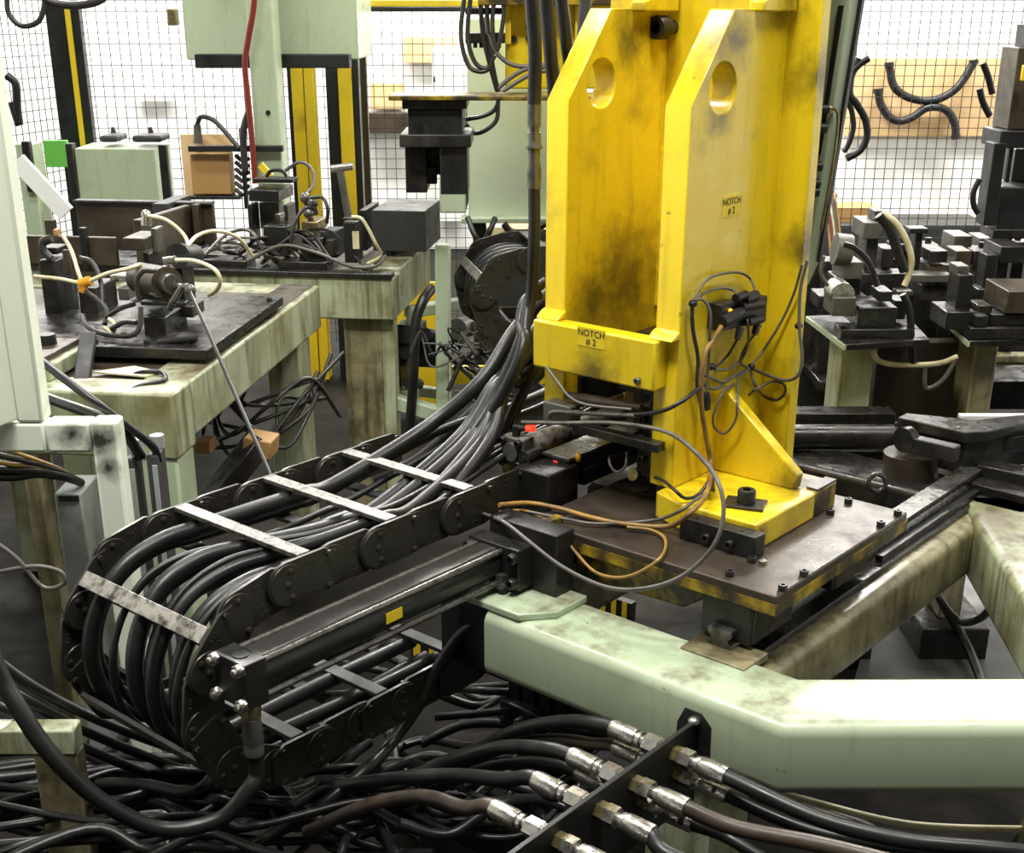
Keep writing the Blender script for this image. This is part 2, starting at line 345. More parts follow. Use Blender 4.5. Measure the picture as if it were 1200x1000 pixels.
# ================================================================== the yellow press
pr = thing('notch_press', 'tall yellow steel press tower with two slant-topped cheek plates', 'press', M, (-.42, .3, .80))
ck = [(.18, .85), (.475, .85), (.475, 1.65), (.298, 1.65), (.18, 1.502)]
for x0, x1 in ((-.613, -.566), (-.366, -.317)):
    c2 = ck if x0 > -.5 else [(.18, .94), (.475, .94)]+ck[2:]
    part('cheek_plate', MB().prism_hole(c2, 'yz', x0, x1, (.274, 1.527), .041), 'yellow', pr, .003)
part('cheek_foot', MB().box(-.613, -.566, .44, .4748, .80, .9398), 'yellow_dirty', pr, .002)
part('back_plate', MB().box(-.70, -.255, .475, .507, .80, 1.98), 'yellow', pr, .003)
part('crossbar', MB().box(-.611, -.341, .142, .182, 1.034, 1.122), 'yellow', pr, .004)
part('base_flange', MB().prism([(-.335, .155), (-.27, .132), (-.115, .132), (-.115, .335), (-.335, .335)], 'xy', .80, .85), 'yellow', pr, .004)
part('flange_tail', MB().box(-.33, -.117, .335, .418, .80, .848), 'yellow_dirty', pr, .003)
part('tail_cover', MB().box(-.14, -.117, .345, .417, .848, .852), 'plate_steel', pr, .001)
part('base_flange', MB().box(-.70, -.60, .155, .42, .80, .85), 'yellow_dirty', pr, .004)
part('gusset', MB().prism([(-.318, .85), (-.150, .85), (-.146, .878), (-.30, 1.006), (-.318, 1.006)], 'xz', .317, .343), 'yellow', pr, .003)
for x in (-.59, -.342):
    part('weld', MB().prism([(.142+.012, 1.122), (.181, 1.122), (.181, 1.138), (.17, 1.134)], 'yz', x-.026, x+.026), 'yellow', pr, .003)
for x0, x1 in ((-.57, -.54), (-.33, -.30)):
    part('top_stop', MB().prism([(.36, 1.645), (.47, 1.645), (.47, 1.69), (.40, 1.672), (.36, 1.662)], 'yz', x0, x1), 'yellow', pr, .003)
    # brackets between cheek and back plate
part('foot', MB().box(-.366, -.336, .20, .27, .80, .86), 'yellow_dirty', pr, .003)
part('inner_cover', MB().box(-.566, -.50, .468, .4755, 1.10, 1.40), 'yellow', pr)
b = part('lift_bolt', MB().lathe(M.px_y(789, 32, .475)+Vector((0, 0, 0)), (0, -1, 0), [(0, .012), (.03, .012), (.03, .021), (.055, .021), (.058, .019), (.058, .011), (.045, .011)], 20), 'black_steel', pr, label='black cap screw')
for px, py in ((748, 446),):
    inst('cap_screw', SCREW_STEEL, pr, M.px_y(px, py, .142), (0, -1, 0))
w_ = part('clamp_washer', MB().box(-.035, .035, -.025, .025, 0, .006, Matrix.Translation((-.178, .197, .85)) @ Matrix.Rotation(math.radians(20), 4, 'Z')), 'black_steel', pr, .001)
inst('cap_screw', SCREW['x'], w_, (-.176, .197, .856))
for px, py, x in ((909, 342, -.317), (901, 457, -.317)):
    p = M.px_x(px, py, -.317); part('bolt_hole', MB().cyl((p.x-.001, p.y, p.z), (p.x+.0012, p.y, p.z), .0095), 'black_paint', pr)
for px, py in ((917, 255),):
    p = M.px_x(px, py, -.317); part('bolt_hole', MB().cyl((p.x-.001, p.y, p.z), (p.x+.0012, p.y, p.z), .0085), 'black_paint', pr)
# stickers NOTCH #2
def sticker(p, u, v, wd, ht, s):
    # p centre, u right direction, v up direction in M frame
    u, v = Vector(u), Vector(v); n = u.cross(v); Rm = Matrix((u, v, n)).transposed().to_4x4()
    st = part('label_plate', MB().box(-wd/2, wd/2, -ht/2, ht/2, 0, .0008, Matrix.Translation(p) @ Rm), 'sticker', pr)
    for k, tx in enumerate(('NOTCH', '# 2')):
        o = bpy.data.objects.new('lettering', text_mesh(tx, s)); COL.objects.link(o); o.parent = st
        o.matrix_local = Matrix.Translation(Vector(p)-BASE[pr.name][1]+n*.0012+v*(ht*.2 if k == 0 else -ht*.24)) @ Rm
sticker(M.px_y(693, 396, .142), (1, 0, 0), (0, 0, 1), .062, .034, .0165)
p = M.px_x(857, 241, -.317); sticker(p, (0, 1, 0), (0, 0, 1), .060, .036, .0165)
# smudges are in the paint; end block on the flange
eb = thing('stop_block', 'black machined stop block with two screws in front of the yellow flange', 'block', M, (-.17, .115, .80))
ebb = part('body', MB().box(-.247, -.098, .100, .131, .80, .841), 'black_steel', eb, .002)
for x in (-.190, -.145): inst('cap_screw', SCREW['m'], ebb, (x, .100, .818), (0, -1, 0))
for x in (-.235, -.222, -.132, -.118): part('screw_hole', MB().cyl((x, .116, .8405), (x, .116, .8418), .0045), 'black_paint', ebb)
# press ram behind the opening and tool slide in front
rm = thing('press_ram', 'black oily press ram filling the opening below the yellow crossbar', 'machine part', M, (-.47, .35, .80))
part('body', MB().box(-.564, -.368, .40, .472, .80, 1.06), 'black_oily', rm, .004)
part('shade_liner', MB().box(-.5655, -.556, .22, .40, .945, 1.05), 'black_oily', rm, .002)  # dark sheets over the cheeks' inner faces put shade into the opening
part('shade_liner', MB().box(-.376, -.3665, .186, .40, .86, 1.05), 'black_oily', rm, .002)
part('head', MB().box(-.53, -.40, .30, .40, .97, 1.06), 'black_oily', rm, .003)
rsb = part('side_block', MB().box(-.404, -.376, .19, .26, .86, .99), 'black_oily', rm, .003)
for z in (.89, .93, .965): inst('cap_screw', SCREW['m'], rsb, (-.39, .19, z), (0, -1, 0))
part('sensor_plug', MB().cyl(M.px_y(741, 556, .20), M.px_y(752, 556, .23), .012), 'brass_dull', rm)
ts = thing('tool_slide', 'grey flat tool slide with red readout reaching into the press opening', 'tool slide', M, (-.56, .3, .84))
part('top_plate', MB().box(-.592, -.528, .150, .49, .862, .868), 'steel_dark', ts, .001)
part('body', MB().box(-.588, -.532, .152, .49, .835, .862), 'black_steel', ts, .002)
part('readout', MB().box(-.566, -.556, .1505, .152, .842, .857), 'led_red', ts)
part('readout_bezel', MB().box(-.574, -.548, .151, .1525, .838, .860), 'black_paint', ts)
for px, py in ((676, 536), (742, 515)):
    p = M.px_x(px, py, -.528); part('status_lamp', MB().sphere((p.x+.003, p.y, p.z), .006, 10, 1.6), 'orange_plastic', ts)
part('support', MB().box(-.60, -.53, .20, .48, .80, .835), 'black_oily', ts, .002)
ac = thing('air_cylinder', 'grey cast air cylinder with bolted square head beside the tool slide', 'cylinder', M, (-.65, .2, .82))
ach = part('head', MB().box(-.665, -.612, .115, .150, .838, .895), 'grey_cast', ac, .003)
part('barrel', MB().cyl((-.640, .15, .866), (-.640, .48, .866), .022, n=20), 'bar_worn', ac)
part('port_boss', MB().cyl((-.638, .115, .868), (-.638, .108, .868), .018), 'grey_cast', ac)
for x, z in ((-.658, .845), (-.619, .845), (-.658, .888), (-.619, .888)): inst('cap_screw', SCREW['m'], ach, (x, .115, z), (0, -1, 0))
part('swivel', MB().cyl((-.605, .11, .862), (-.605, .16, .862), .014).cyl((-.605, .106, .862), (-.605, .11, .862), .006), 'black_steel', ac)
part('elbow_fitting', MB().cyl((-.640, .13, .895), (-.640, .13, .915), .008).cyl((-.640, .13, .91), (-.615, .135, .914), .006), 'black_paint', ac)
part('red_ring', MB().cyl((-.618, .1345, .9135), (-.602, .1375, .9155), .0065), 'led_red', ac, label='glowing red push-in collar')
# wrench and grease handle lying on the slide
cq = fb(M, 636, 470, 668, 494, .145, .034, False)
solo('clamp_block', MB().box(*cq), 'grey_cast', M, 'small grey clamp block under the end of the hex key', 'block', None, .003)
cb_ = fb(M, 640, 489, 772, 499, .15, .025, False)
solo('clamp_bar', MB().box(cq[1]+.001, *cb_[1:]), 'black_oily', M, 'flat black clamp bar spanning the press opening under the hex key', 'bar', None, .002)
solo('hex_key', MB().tube([M.px_y(643, 489, .138), M.px_y(648, 483, .138), M.px_y(665, 483, .138), M.px_y(700, 485, .138), M.px_y(744, 487, .138)], .0045, 6), 'steel_dark', M, 'dark steel hex key lying across the clamp bar', 'hex key')
solo('handle_bar', MB().cyl(M.px_y(686, 468, .165), M.px_y(752, 478, .165), .011, .007, 12).cyl(M.px_y(664, 463, .165), M.px_y(686, 468, .165), .007, .010, 12), 'rubber_worn', M, 'dirty dark tapered handle lying under the yellow crossbar', 'handle')
# ================================================================== hydraulic cylinder
hc = thing('hydraulic_cylinder', 'long black hydraulic cylinder with tie rods and yellow tag', 'cylinder', M, (-.513, -.35, .70))
cx, cz = -.513, .742
hcap = part('cap_block', MB().box(-.556, -.483, -.654, -.614, .703, .777), 'black_steel', hc, .0015)
part('cap_port', MB().cyl((-.516, -.634, .7765), (-.516, -.634, .7785), .012, n=20), 'black_paint', hcap)
part('barrel', MB().lathe((cx-.006, -.614, cz), (0, 1, 0), [(0, .031), (.53, .031)], 32), 'black_steel', hc)
part('barrel_flat', MB().box(cx-.024, cx+.018, -.614, -.088, .765, .7755), 'cyl_steel', hc, .004)
for sx in (-.548, -.491):
    for z in (.712, .769):
        part('tie_rod', MB().cyl((sx, -.614, z), (sx, -.088, z), .0055, n=12), 'steel_dark', hc)
        inst('hex_nut', HEX['m'], hcap, (sx, -.654, z), (0, -1, 0))
hrod = part('rod_block', MB().box(-.567, -.45, -.088, -.050, .703, .780), 'black_steel', hc, .002)
part('rod_port', MB().cyl((-.507, -.069, .780), (-.507, -.069, .7812), .010, n=20), 'black_paint', hrod)
part('mount_block', MB().box(-.55, -.397, -.050, .0, .695, .81), 'black_steel', hc, .002)
for x, z in ((-.559, .765), (-.4595, .765), (-.4595, .718)): inst('cap_screw', SCREW['l'], hrod, (x, -.088, z), (0, -1, 0))
p = M.px_x(462, 722, cx+.0255); part('tag', MB().box(cx+.0235, cx+.0262, p.y-.018, p.y+.018, .735, .753), 'sticker', hc)
# ================================================================== cable chain
def chain_pt(s, R, cy, czc, yend):
    # point and direction on the neutral line: s = 0 where the upper straight starts; negative goes round the loop
    if s >= 0: return Vector((0, cy+s, czc+R)), Vector((0, 1, 0))
    a = -s/R
    if a <= math.pi: return Vector((0, cy-R*math.sin(a), czc+R*math.cos(a))), Vector((0, math.cos(a), math.sin(a)))
    return Vector((0, cy+(-s-math.pi*R), czc-R)), Vector((0, -1, 0))
PITCH, CR, CCY, CCZ, LH = .0965, .157, -.505, .660, .075
ch = thing('cable_chain', 'black steel cable chain loop with bright cross bars beside the cylinder', 'cable chain', M, (-.75, -.3, .46))
def link_mb(L, h, t, rivets=True, inner=0):
    m = MB(); r = h/2
    out = [(r*math.cos(math.radians(90+180*i/8))*1.0, r*math.sin(math.radians(90+180*i/8))) for i in range(9)]+[(L-.018, -h/2), (L+.006, -h/2+.012), (L+.006, h/2-.012), (L-.018, h/2)]
    m.prism([(u, v) for u, v in out], 'yz', -t/2, t/2)
    if rivets:
        for s in (-1, 1):
            for u, v in ((.0, 0), (.006, .022), (.006, -.022)): m.lathe((s*t/2, u, v), (s, 0, 0), [(0, .0062), (.003, .0058), (.0045, .003)], 8)
            for u, v in ((.048, .024), (.048, -.024), (.041, .026), (.055, .026), (.041, -.026), (.055, -.026), (.048, .012), (.048, -.012)): m.lathe((s*t/2, u, v), (s, 0, 0), [(0, .0022), (.0012, .0018)], 6)
            m.lathe((s*t/2, 0, 0), (s, 0, 0), [(0, r*.93), (.0018, r*.9)], 24)
            for v in (-.028, .028): m.cyl((s*t/2, L-.012, v), (s*(t/2+.006), L-.012, v), .005, n=6)
    return m
LINK = proto('side_link', link_mb(PITCH, LH, .006), 'chain_steel')
def build_chain(root, X0, X1, n_up, n_tot, R, cy, czc, pitch, link, lh, barm, s0=0.0, bars=True):
    base = BASE[root.name][1]; nodes = [s0+n_up*pitch-i*pitch for i in range(n_tot+1)]
    for i in range(n_tot):
        a, _ = chain_pt(nodes[i], R, cy, czc, 0); c, _ = chain_pt(nodes[i+1], R, cy, czc, 0)
        d = (a-c); ang = math.atan2(d.z, d.y)
        for X, s in ((X0, 1), (X1, -1)):
            o = bpy.data.objects.new('side_link', link); COL.objects.link(o); o.parent = root
            o.location = Vector((X+(.0035 if i % 2 else -.0035), c.y, c.z))-base; o.rotation_euler = (ang, 0, 0)
        if bars and i % 2 == 1:
            mid = (a+c)/2; dn = d.normalized(); nn = Vector((0, -dn.z, dn.y))
            for sgn, m_ in ((1, (barm if i == 7 else 'bar_dark') if i < 9 else 'grey_dark'), (-1, 'grey_dark')):
                q = mid+nn*sgn*(lh/2-.004)-dn*.004
                mb = MB(); u = dn*.0135; h = nn*.004
                mb.add([Vector((x, 0, 0))+q+e*u+g*h for x in (X1+.004, X0-.004) for g in (-1, 1) for e in (-1, 1)], [(0, 1, 3, 2), (4, 6, 7, 5), (0, 4, 5, 1), (2, 3, 7, 6), (0, 2, 6, 4), (1, 5, 7, 3)])
                part('cross_bar', mb, m_, root, .001)
build_chain(ch, -.588, -.918, 6, 17, CR, CCY, CCZ, PITCH, LINK, LH, 'bar_worn', s0=.018)
part('end_bracket', MB().box(-.604, -.52, .08, .17, .765, .855), 'black_oily', ch, .003)
# ------------------------------------------------------------------ hoses running in the chain and rising beside the press
random.seed(11)
def chain_path(x, xu, off, s_from, s_to, wob):
    out = []; s = s_from
    while s > s_to-1e-6:
        p, d = chain_pt(s, CR, CCY, CCZ, 0); n = Vector((0, -d.z, d.y)); t = min(1, max(0, (s+.10)/.32)); t = t*t*(3-2*t)
        out.append(Vector((x+(xu-x)*t+math.sin(s*5+wob)*.010, p.y, p.z))+n*(off+.005*math.sin(s*8+wob*2))); s -= .075
    return out
spec = [(-.872, -.862, .006, .0145, 0), (-.886, -.885, -.016, .009, 1), (-.84, -.80, -.014, .006, 2), (-.795, -.735, -.016, .0135, 3), (-.757, -.700, .004, .0140, 4), (-.722, -.672, -.018, .0140, 5), (-.690, -.655, .010, .0120, 6), (-.655, -.632, -.006, .0130, 7), (-.630, -.612, .014, .006, 8), (-.812, -.66, .014, .006, 9), (-.700, -.64, .016, .005, 10)]
CHL = ['thickest black hose running along the bench-side links', 'slim black hose pressed against the bench-side links', 'thin black line next to the thick bench-side hose', 'thick black hose next to the wide gap in the middle',
       'upper thick black hose in the middle', 'lower thick black hose in the middle', 'medium black hose lying on top toward the cylinder side', 'thick black hose against the cylinder-side links', 'thin black line on top beside the cylinder-side links',
       'thin black line crossing slantwise from the middle', 'thinnest black line lying on the middle hoses']
for x, xu, off, r, w in spec:
    P = chain_path(x, xu, off, .44, -.93, w)
    P = [M.w(*p) for p in P]
    x = xu
    tx = (x+.75)*.55
    k = w % 6
    if r > .01:   # rises beside the press and turns off behind it
        T = [mw(-.72+tx*.2, .62, 1.16-.02*k), mw(-.745+tx*.2, .45, 1.14-.02*k), mw(-.745+tx*.4, .29, 1.06-.02*k), mw(-.74+tx*.5, .18, .97), mw(x*.7-.225, .08, .885)]
    else:         # thin lines lead on level behind the tool slide
        T = [mw(-.72+tx, .50, .90), mw(-.72+tx, .30, .885), mw(x*.7-.225, .12, .86)]
    wire('hydraulic_hose', T+P[1:], r, 'rubber', CHL[w]+' of the front cable chain', 'hose', 'hoses in the front cable chain', 12, 6)
# ================================================================== hoses of the cylinder
h = thing('hydraulic_hose', 'thick shiny braided hose hanging in a loop from the cylinder cap', 'hose', W, mw(-.495, -.64, .45))
fx = M.px_y(288, 845, -.64)
a = M.w(-.495, -.634, .705); b_ = M.w(-.495, -.640, .622)
part('hose', MB().tube([b_+Vector((0, 0, .03)), b_, b_+Vector((0, 0, -.035)), PX(291, 925, -.495), PX(258, 960, -.515), PX(190, 972, -.56), PX(120, 940, -.60), PX(60, 885, -.64), PX(22, 830, -.68), PX(0, 790, -.71), PX(-40, 700, -.76)], .0125, 14, 8), 'rubber', h)
part('ferrule', MB().lathe(M.w(-.495, -.640, .684), (0, 0, -1), [(0, .014), (.04, .0155), (.044, .0145), (.048, .0155), (.062, .0145)], 16), 'grey_cast', h)
part('swivel_nut', MB().cyl(M.w(-.495, -.638, .703), M.w(-.495, -.640, .683), .0145, n=6), 'brass_dull', h)
h = thing('hydraulic_hose', 'black hose with bent elbow running down from the rod end of the cylinder', 'hose', W, mw(-.46, -.1, .5))
P = [PM(583, 705, -.10), PM(572, 722, -.11), PM(540, 745, -.13), PM(512, 785, -.16), PM(488, 830, -.20), PM(455, 875, -.27), PM(425, 905, -.36), PM(370, 950, -.45), PM(310, 985, -.5), PM(250, 1040, -.55)]
part('hose', MB().tube(P, .0115, 12), 'rubber', h)
part('elbow', MB().tube([PM(588, 685, -.09), PM(589, 697, -.093), PM(584, 708, -.10), PM(574, 721, -.11)], .010, 12), 'black_steel', h)
part('swivel_nut', MB().cyl(PM(588, 672, -.09), PM(588, 688, -.09), .013, n=6), 'steel_dark', h)
# ================================================================== bulkhead plate with hydraulic couplings
bk = thing('bulkhead_plate', 'black flat bulkhead plate holding silver hose couplings beneath the green beam', 'bracket', M, (-.04, -.35, .50))
bkp = part('plate', MB().box(-.044, -.036, -.62, -.148, .49, .634), 'black_paint', bk, .001)
part('weld_tab', MB().prism([(-.075, .535), (-.01, .535), (-.012, .63), (-.03, .648), (-.06, .648), (-.072, .62)], 'xz', -.1525, -.149), 'black_paint', bk)
part('weld_bead', MB().sphere((-.04, -.156, .634), .010, 10, .7), 'steel', bk)
cp = [(-.213, .604, 1), (-.205, .566, .85), (-.318, .604, 1), (-.300, .566, .85), (-.402, .604, 1), (-.495, .604, .95)]
def tgt(px, py, z): return PZ(px, py, z)
left = [[PM(a, b_, y) for a, b_ in q] for y, q in (
    (-.213, [(665, 846), (610, 855), (550, 882), (490, 905), (420, 935), (360, 960)]),
    (-.205, [(695, 872), (655, 867), (605, 872), (550, 895), (480, 930), (400, 985)]),
    (-.318, [(640, 878), (590, 876), (540, 889), (480, 910), (420, 918), (350, 915)]),
    (-.300, [(655, 898), (615, 894), (565, 902), (500, 930), (430, 960)]),
    (-.402, [(590, 914), (535, 909), (470, 912), (400, 922), (340, 938), (270, 960)]),
    (-.495, [(545, 947), (505, 935), (465, 936), (420, 948), (360, 975)]))]
right = [[PZ(960, 960, .585), PZ(1060, 985, .575), PZ(1160, 995, .57), PZ(1260, 1005, .56)],
         [PZ(940, 970, .54), PZ(1040, 990, .54), PZ(1140, 1002, .53), PZ(1260, 1010, .52)],
         [PZ(860, 970, .585), PZ(960, 990, .58), PZ(1060, 1015, .57), PZ(1180, 1050, .56)],
         [PZ(850, 980, .54), PZ(900, 1010, .535), PZ(980, 1050, .53), PZ(1100, 1100, .52)],
         [PZ(780, 1000, .59), PZ(850, 1030, .585), PZ(950, 1080, .57), PZ(1050, 1130, .56)],
         [PZ(700, 1060, .61), PZ(760, 1100, .60), PZ(860, 1160, .58), PZ(960, 1220, .56)]]
LB = ['first upper', 'first lower', 'second upper', 'second lower', 'third upper', 'outermost']
for i, (y, z, k) in enumerate(cp):
    part('bulkhead_nut', MB().cyl((-.036, y, z), (-.022, y, z), .0150*k, n=6), 'brass_dull', bkp)
    part('bulkhead_nut', MB().cyl((-.044, y, z), (-.062, y, z), .0150*k, n=6), 'steel', bkp)
    for sgn, Q, mm in ((1, right[i], 'rubber_worn' if i in (2,) else 'rubber'), (-1, left[i], 'rubber_worn' if i in (1, 5) else 'rubber')):
        x0 = -.022 if sgn > 0 else -.062
        d = Vector((sgn, 0, 0 if sgn > 0 else .0))
        hb = thing('hydraulic_hose', 'silver-ended hose on the %s coupling of the bulkhead, %s side' % (LB[i], 'floor mat' if sgn > 0 else 'cable chain'), 'hose', W, mw(x0, y, z))
        q_ = .72 if sgn > 0 else 1.0
        def at(t): return M.w(x0+sgn*t*q_, y, z)
        part('swivel_nut', MB().cyl(at(0), at(.026), .0165*k, n=6), 'steel', hb)
        part('neck', MB().lathe(at(.026), at(1)-at(0), [(0, .009*k), (.008, .009*k), (.008, .0135*k), (.014, .0135*k), (.014, .010*k), (.02, .010*k)], 12), 'steel', hb)
        part('ferrule', MB().lathe(at(.044), at(1)-at(0), [(0, .0135*k), (.004, .0150*k), (.042, .0150*k), (.046, .0140*k)], 16), 'steel', hb)
        part('hose', MB().tube([at(.07), at(.10)]+Q, .0118*k, 12, 8), mm, hb)
# ------------------------------------------------------------------ tangle of hoses lying below the chain
random.seed(5)
for i in range(34):
    x0 = random.uniform(-60, 80); y0 = random.uniform(895, 1010); z = random.uniform(.22, .40)
    P = [PZ(x0-80, y0+random.uniform(-30, 60), z)]
    amp = random.uniform(-25, 25)
    for k in range(1, 7):
        t = k/6; P.append(PZ(x0+t*random.uniform(380, 460), y0+amp*math.sin(t*5)+random.uniform(-18, 18)+t*random.uniform(-40, 40), z+random.uniform(-.03, .03)))
    wire('hydraulic_hose', P, random.choice((.008, .010, .012, .006)), 'rubber', 'black hose in the tangle lying low beneath the cable chain loop', 'hose', 'tangled hoses below the chain', 8, 6)
for i in range(30):
    x0 = random.uniform(300, 520); z = random.uniform(.20, .42); y0 = random.uniform(800, 985)
    P = [PZ(x0+t*random.uniform(240, 300), y0+random.uniform(-25, 25)-t*random.uniform(-30, 60), z+random.uniform(-.03, .03)) for t in (0, .2, .45, .7, 1)]
    wire('hydraulic_hose', P, random.choice((.008, .010, .006)), 'rubber', 'black hose lying in the dark beneath the green beam and bulkhead plate', 'hose', 'hoses under the beam', 8, 6)
for k in range(3):
    P = [PX(-40, 742+k*34, -1.05), PX(20+6*k, 792+k*26, -1.0), PX(85+4*k, 830+k*22, -.97), PX(160+9*k, 862+24*k, -.94), PX(240, 890+22*k, -.93)]
    wire('hydraulic_hose', [P[0]]+P[1:], .009, 'rubber', 'black hose slanting down into the back of the cable chain loop', 'hose', 'hoses entering the loop', 8)
# ================================================================== sensor box and cables on the press side
XS = -.317
def PS(px, py, d=.012):
    # a point just off the press side, the back plate's front or the gusset's face
    p = M.px_x(px, py, XS+d)
    if p.y > .462: p = M.px_y(px, py, .475-d)
    elif p.z < 1.0 and p.y > .305: p = M.px_y(px, py, .317-d)
    return M.w(*p)
jb = thing('junction_box', 'small black sensor junction box with plugs on the yellow press side', 'junction box', M, M.px_x(845, 380, XS))
c = M.px_x(850, 365, XS); hx, hz = .05, .028
tl = [M.px_x(q[0], q[1], XS) for q in ((828, 386), (830, 355), (884, 344), (882, 374))]
part('body', MB().add([Vector((XS+d, p.y, p.z)) for d in (0, .028) for p in tl], [(0, 1, 2, 3), (4, 7, 6, 5), (0, 4, 5, 1), (1, 5, 6, 2), (2, 6, 7, 3), (3, 7, 4, 0)]), 'black_paint', jb, .002)
for q0, q1, r in (((872, 352), (886, 346), .010), (((868, 360)), (892, 356), .009), ((846, 378), (868, 366), .011), ((876, 378), (892, 374), .008), ((862, 350), (874, 345), .008)):
    part('plug', MB().cyl(M.px_x(q0[0], q0[1], XS+.034), M.px_x(q1[0], q1[1], XS+.036), r, n=12), 'black_paint', jb)
for q0, q1 in (((868, 384), (864, 398)), ((888, 380), (884, 392))):
    part('connector', MB().cyl(M.px_x(*q0, XS+.03), M.px_x(*q1, XS+.03), .008, .006, 10), 'steel_dark', jb)
part('status_lamp', MB().sphere(M.px_x(856, 364, XS+.030), .0035, 8), 'led_orange', jb)
cab = [
 ([PS(886, 346, .04), PS(880, 328), PS(868, 320), PS(850, 320), PS(830, 327), PS(816, 345), PS(812, 360)], .0035, 'cable_grey', 'grey cable arched over the junction box in a high loop'),
 ([PS(868, 350, .04), PS(858, 340), PS(842, 338), PS(825, 344), PS(813, 356)], .0035, 'cable_grey', 'grey cable arched over the junction box in a lower loop'),
 ([PS(812, 352), PS(824, 352, .02), PS(832, 365, .03), PS(832, 390, .03), PS(830, 430, .02), PS(828, 460, .02)], .004, 'cable_grey', 'grey cable hanging straight past the left of the junction box'),
 ([PS(811, 352), PS(812, 385), PS(818, 420), PS(817, 450), PS(822, 480), PS(828, 520, .02), PS(834, 550, .02), PZ(836, 575, .87)], .005, 'cable_dark', 'dark cable bundle running down the press corner'),
 ([PS(846, 382, .035), PS(836, 398, .03), PS(827, 412, .03), PS(822, 440, .03), PS(822, 475, .03), PS(828, 515, .03), PS(833, 545, .04), PZ(828, 578, .875), PZ(808, 602, .862), PZ(782, 617, .812), PZ(730, 614, .808), PZ(690, 606, .808), PZ(655, 596, .810), PZ(620, 590, .815), PZ(585, 592, .83)], .0065, 'cable_orange', 'thick orange-brown stained cable hanging down the press to the slide plate'),
 ([PS(864, 398, .03), PS(854, 415), PS(842, 428), PS(834, 432)], .0035, 'cable_dark', 'short dark cable from the silver connector to the tied coil'),
 ([PS(884, 392, .03), PS(872, 410), PS(868, 425), PS(878, 432)], .0035, 'cable_grey', 'short grey cable from the second connector to the tie'),
 ([PS(876, 375, .04), PS(877, 400, .03), PS(870, 420), PS(855, 432), PS(838, 434)], .0035, 'cable_grey', 'grey cable dropping from the plug to the tied coil'),
 ([PS(940, 310, .02), PS(930, 345), PS(915, 378), PS(895, 410), PS(880, 428)], .0035, 'cable_grey', 'thin grey cable slanting from the press edge down to the tie'),
 ([PS(946, 305, .03), PS(938, 340, .03), PS(937, 385, .03), PS(940, 420, .03), PS(935, 440, .03), PS(920, 446, .02), PS(900, 440), PS(882, 432)], .0045, 'cable_grey', 'grey cable following the press edge and swinging back to the tie'),
 ([PS(878, 432), PS(866, 445, .02), PS(864, 470, .02), PS(862, 492, .02), PS(850, 508, .02), PS(838, 502, .02), PS(836, 488, .02), PS(846, 462, .02), PS(860, 450, .02)], .0035, 'cable_grey', 'light grey cable hanging in a long loop before the gusset'),
 ([PS(880, 434), PS(884, 450), PS(895, 464), PS(910, 469), PS(920, 460), PS(918, 450), PS(905, 447), PS(888, 455), PS(878, 463)], .004, 'cable_dark', 'dark coiled cable around the bolt hole beside the gusset'),
 ([PS(878, 432), PS(862, 440), PS(848, 448), PS(836, 444), PS(824, 440), PS(824, 450), PS(836, 456), PS(848, 452)], .0045, 'cable_grey', 'grey cable tied in a small tight coil on the press'),
 ([PS(822, 455, .03), PS(815, 458, .03), PM(800, 470, .16), PM(775, 482, .14), PM(740, 486, .14), PM(705, 482, .15)], .0055, 'rubber', 'black cable running from the press corner to the hex key'),
 ([PM(640, 430, .13), PM(655, 450, .12), PM(668, 466, .12), PM(690, 475, .13), PM(740, 480, .14)], .004, 'cable_grey', 'grey cable drooping beneath the yellow crossbar'),
 ([PM(612, 495, .134), PM(660, 496, .12), PM(720, 496, .10), PM(780, 506, .06), PM(815, 530, .03), PM(840, 562, .0), PM(848, 600, -.02), PM(836, 640, -.04), PM(800, 675, -.06), PM(755, 690, -.08), PM(710, 688, -.09), PM(660, 665, -.09), PM(620, 635, -.09), PM(590, 612, -.06), PM(560, 600, -.02)], .0052, 'cable_grey', 'long grey air line sweeping in a wide curve over the slide plate'),
 ([PZ(836, 572, .865), PZ(815, 586, .86), PZ(795, 600, .845), PZ(765, 610, .808), PZ(700, 614, .808), PZ(660, 608, .808), PZ(620, 600, .815)], .0045, 'cable_grey', 'grey cable lying low across the front of the slide plate'),
 ([PZ(735, 618, .808), PZ(765, 622, .808), PZ(780, 634, .808), PM(772, 656, -.006), PM(735, 676, -.02), PM(700, 672, -.02), PM(675, 648, -.01), PM(655, 622, .0), PM(620, 600, .02), PM(585, 600, .02)], .0042, 'cable_orange', 'thin orange-brown cable looped over the edge of the slide plate'),
 ([PM(754, 556, .20), PM(775, 562, .17), PZ(790, 574, .875), PZ(803, 584, .86), PZ(818, 580, .86), PZ(832, 562, .88)], .0045, 'cable_dark', 'dark sensor lead curving from the brass plug to the press foot'),
 ([PM(735, 530, .17), PM(732, 548, .16), PM(722, 553, .16), PM(715, 545, .16), PM(714, 535, .18)], .0035, 'cable_grey', 'small grey wire loop under the tool slide'),
]
for P, r, m_, lb in cab: wire('cable', P, r*.70, m_, lb, 'cable')
solo('cable_connector', MB().lathe(PS(828, 460, .02), (0, 0, -1), [(0, .006), (.008, .009), (.03, .009), (.032, .007)], 10), 'black_paint', W, 'black cable end connector hanging beside the tied coil', 'connector')
for px, py in ((812, 356), (880, 430), (936, 382), (834, 430)):
    p = PS(px, py, .012); solo('cable_tie', MB().sphere(p, .008, 8, .8), 'black_paint', W, 'black cable tie knot on the press cables', 'cable tie', 'cable ties on the press')
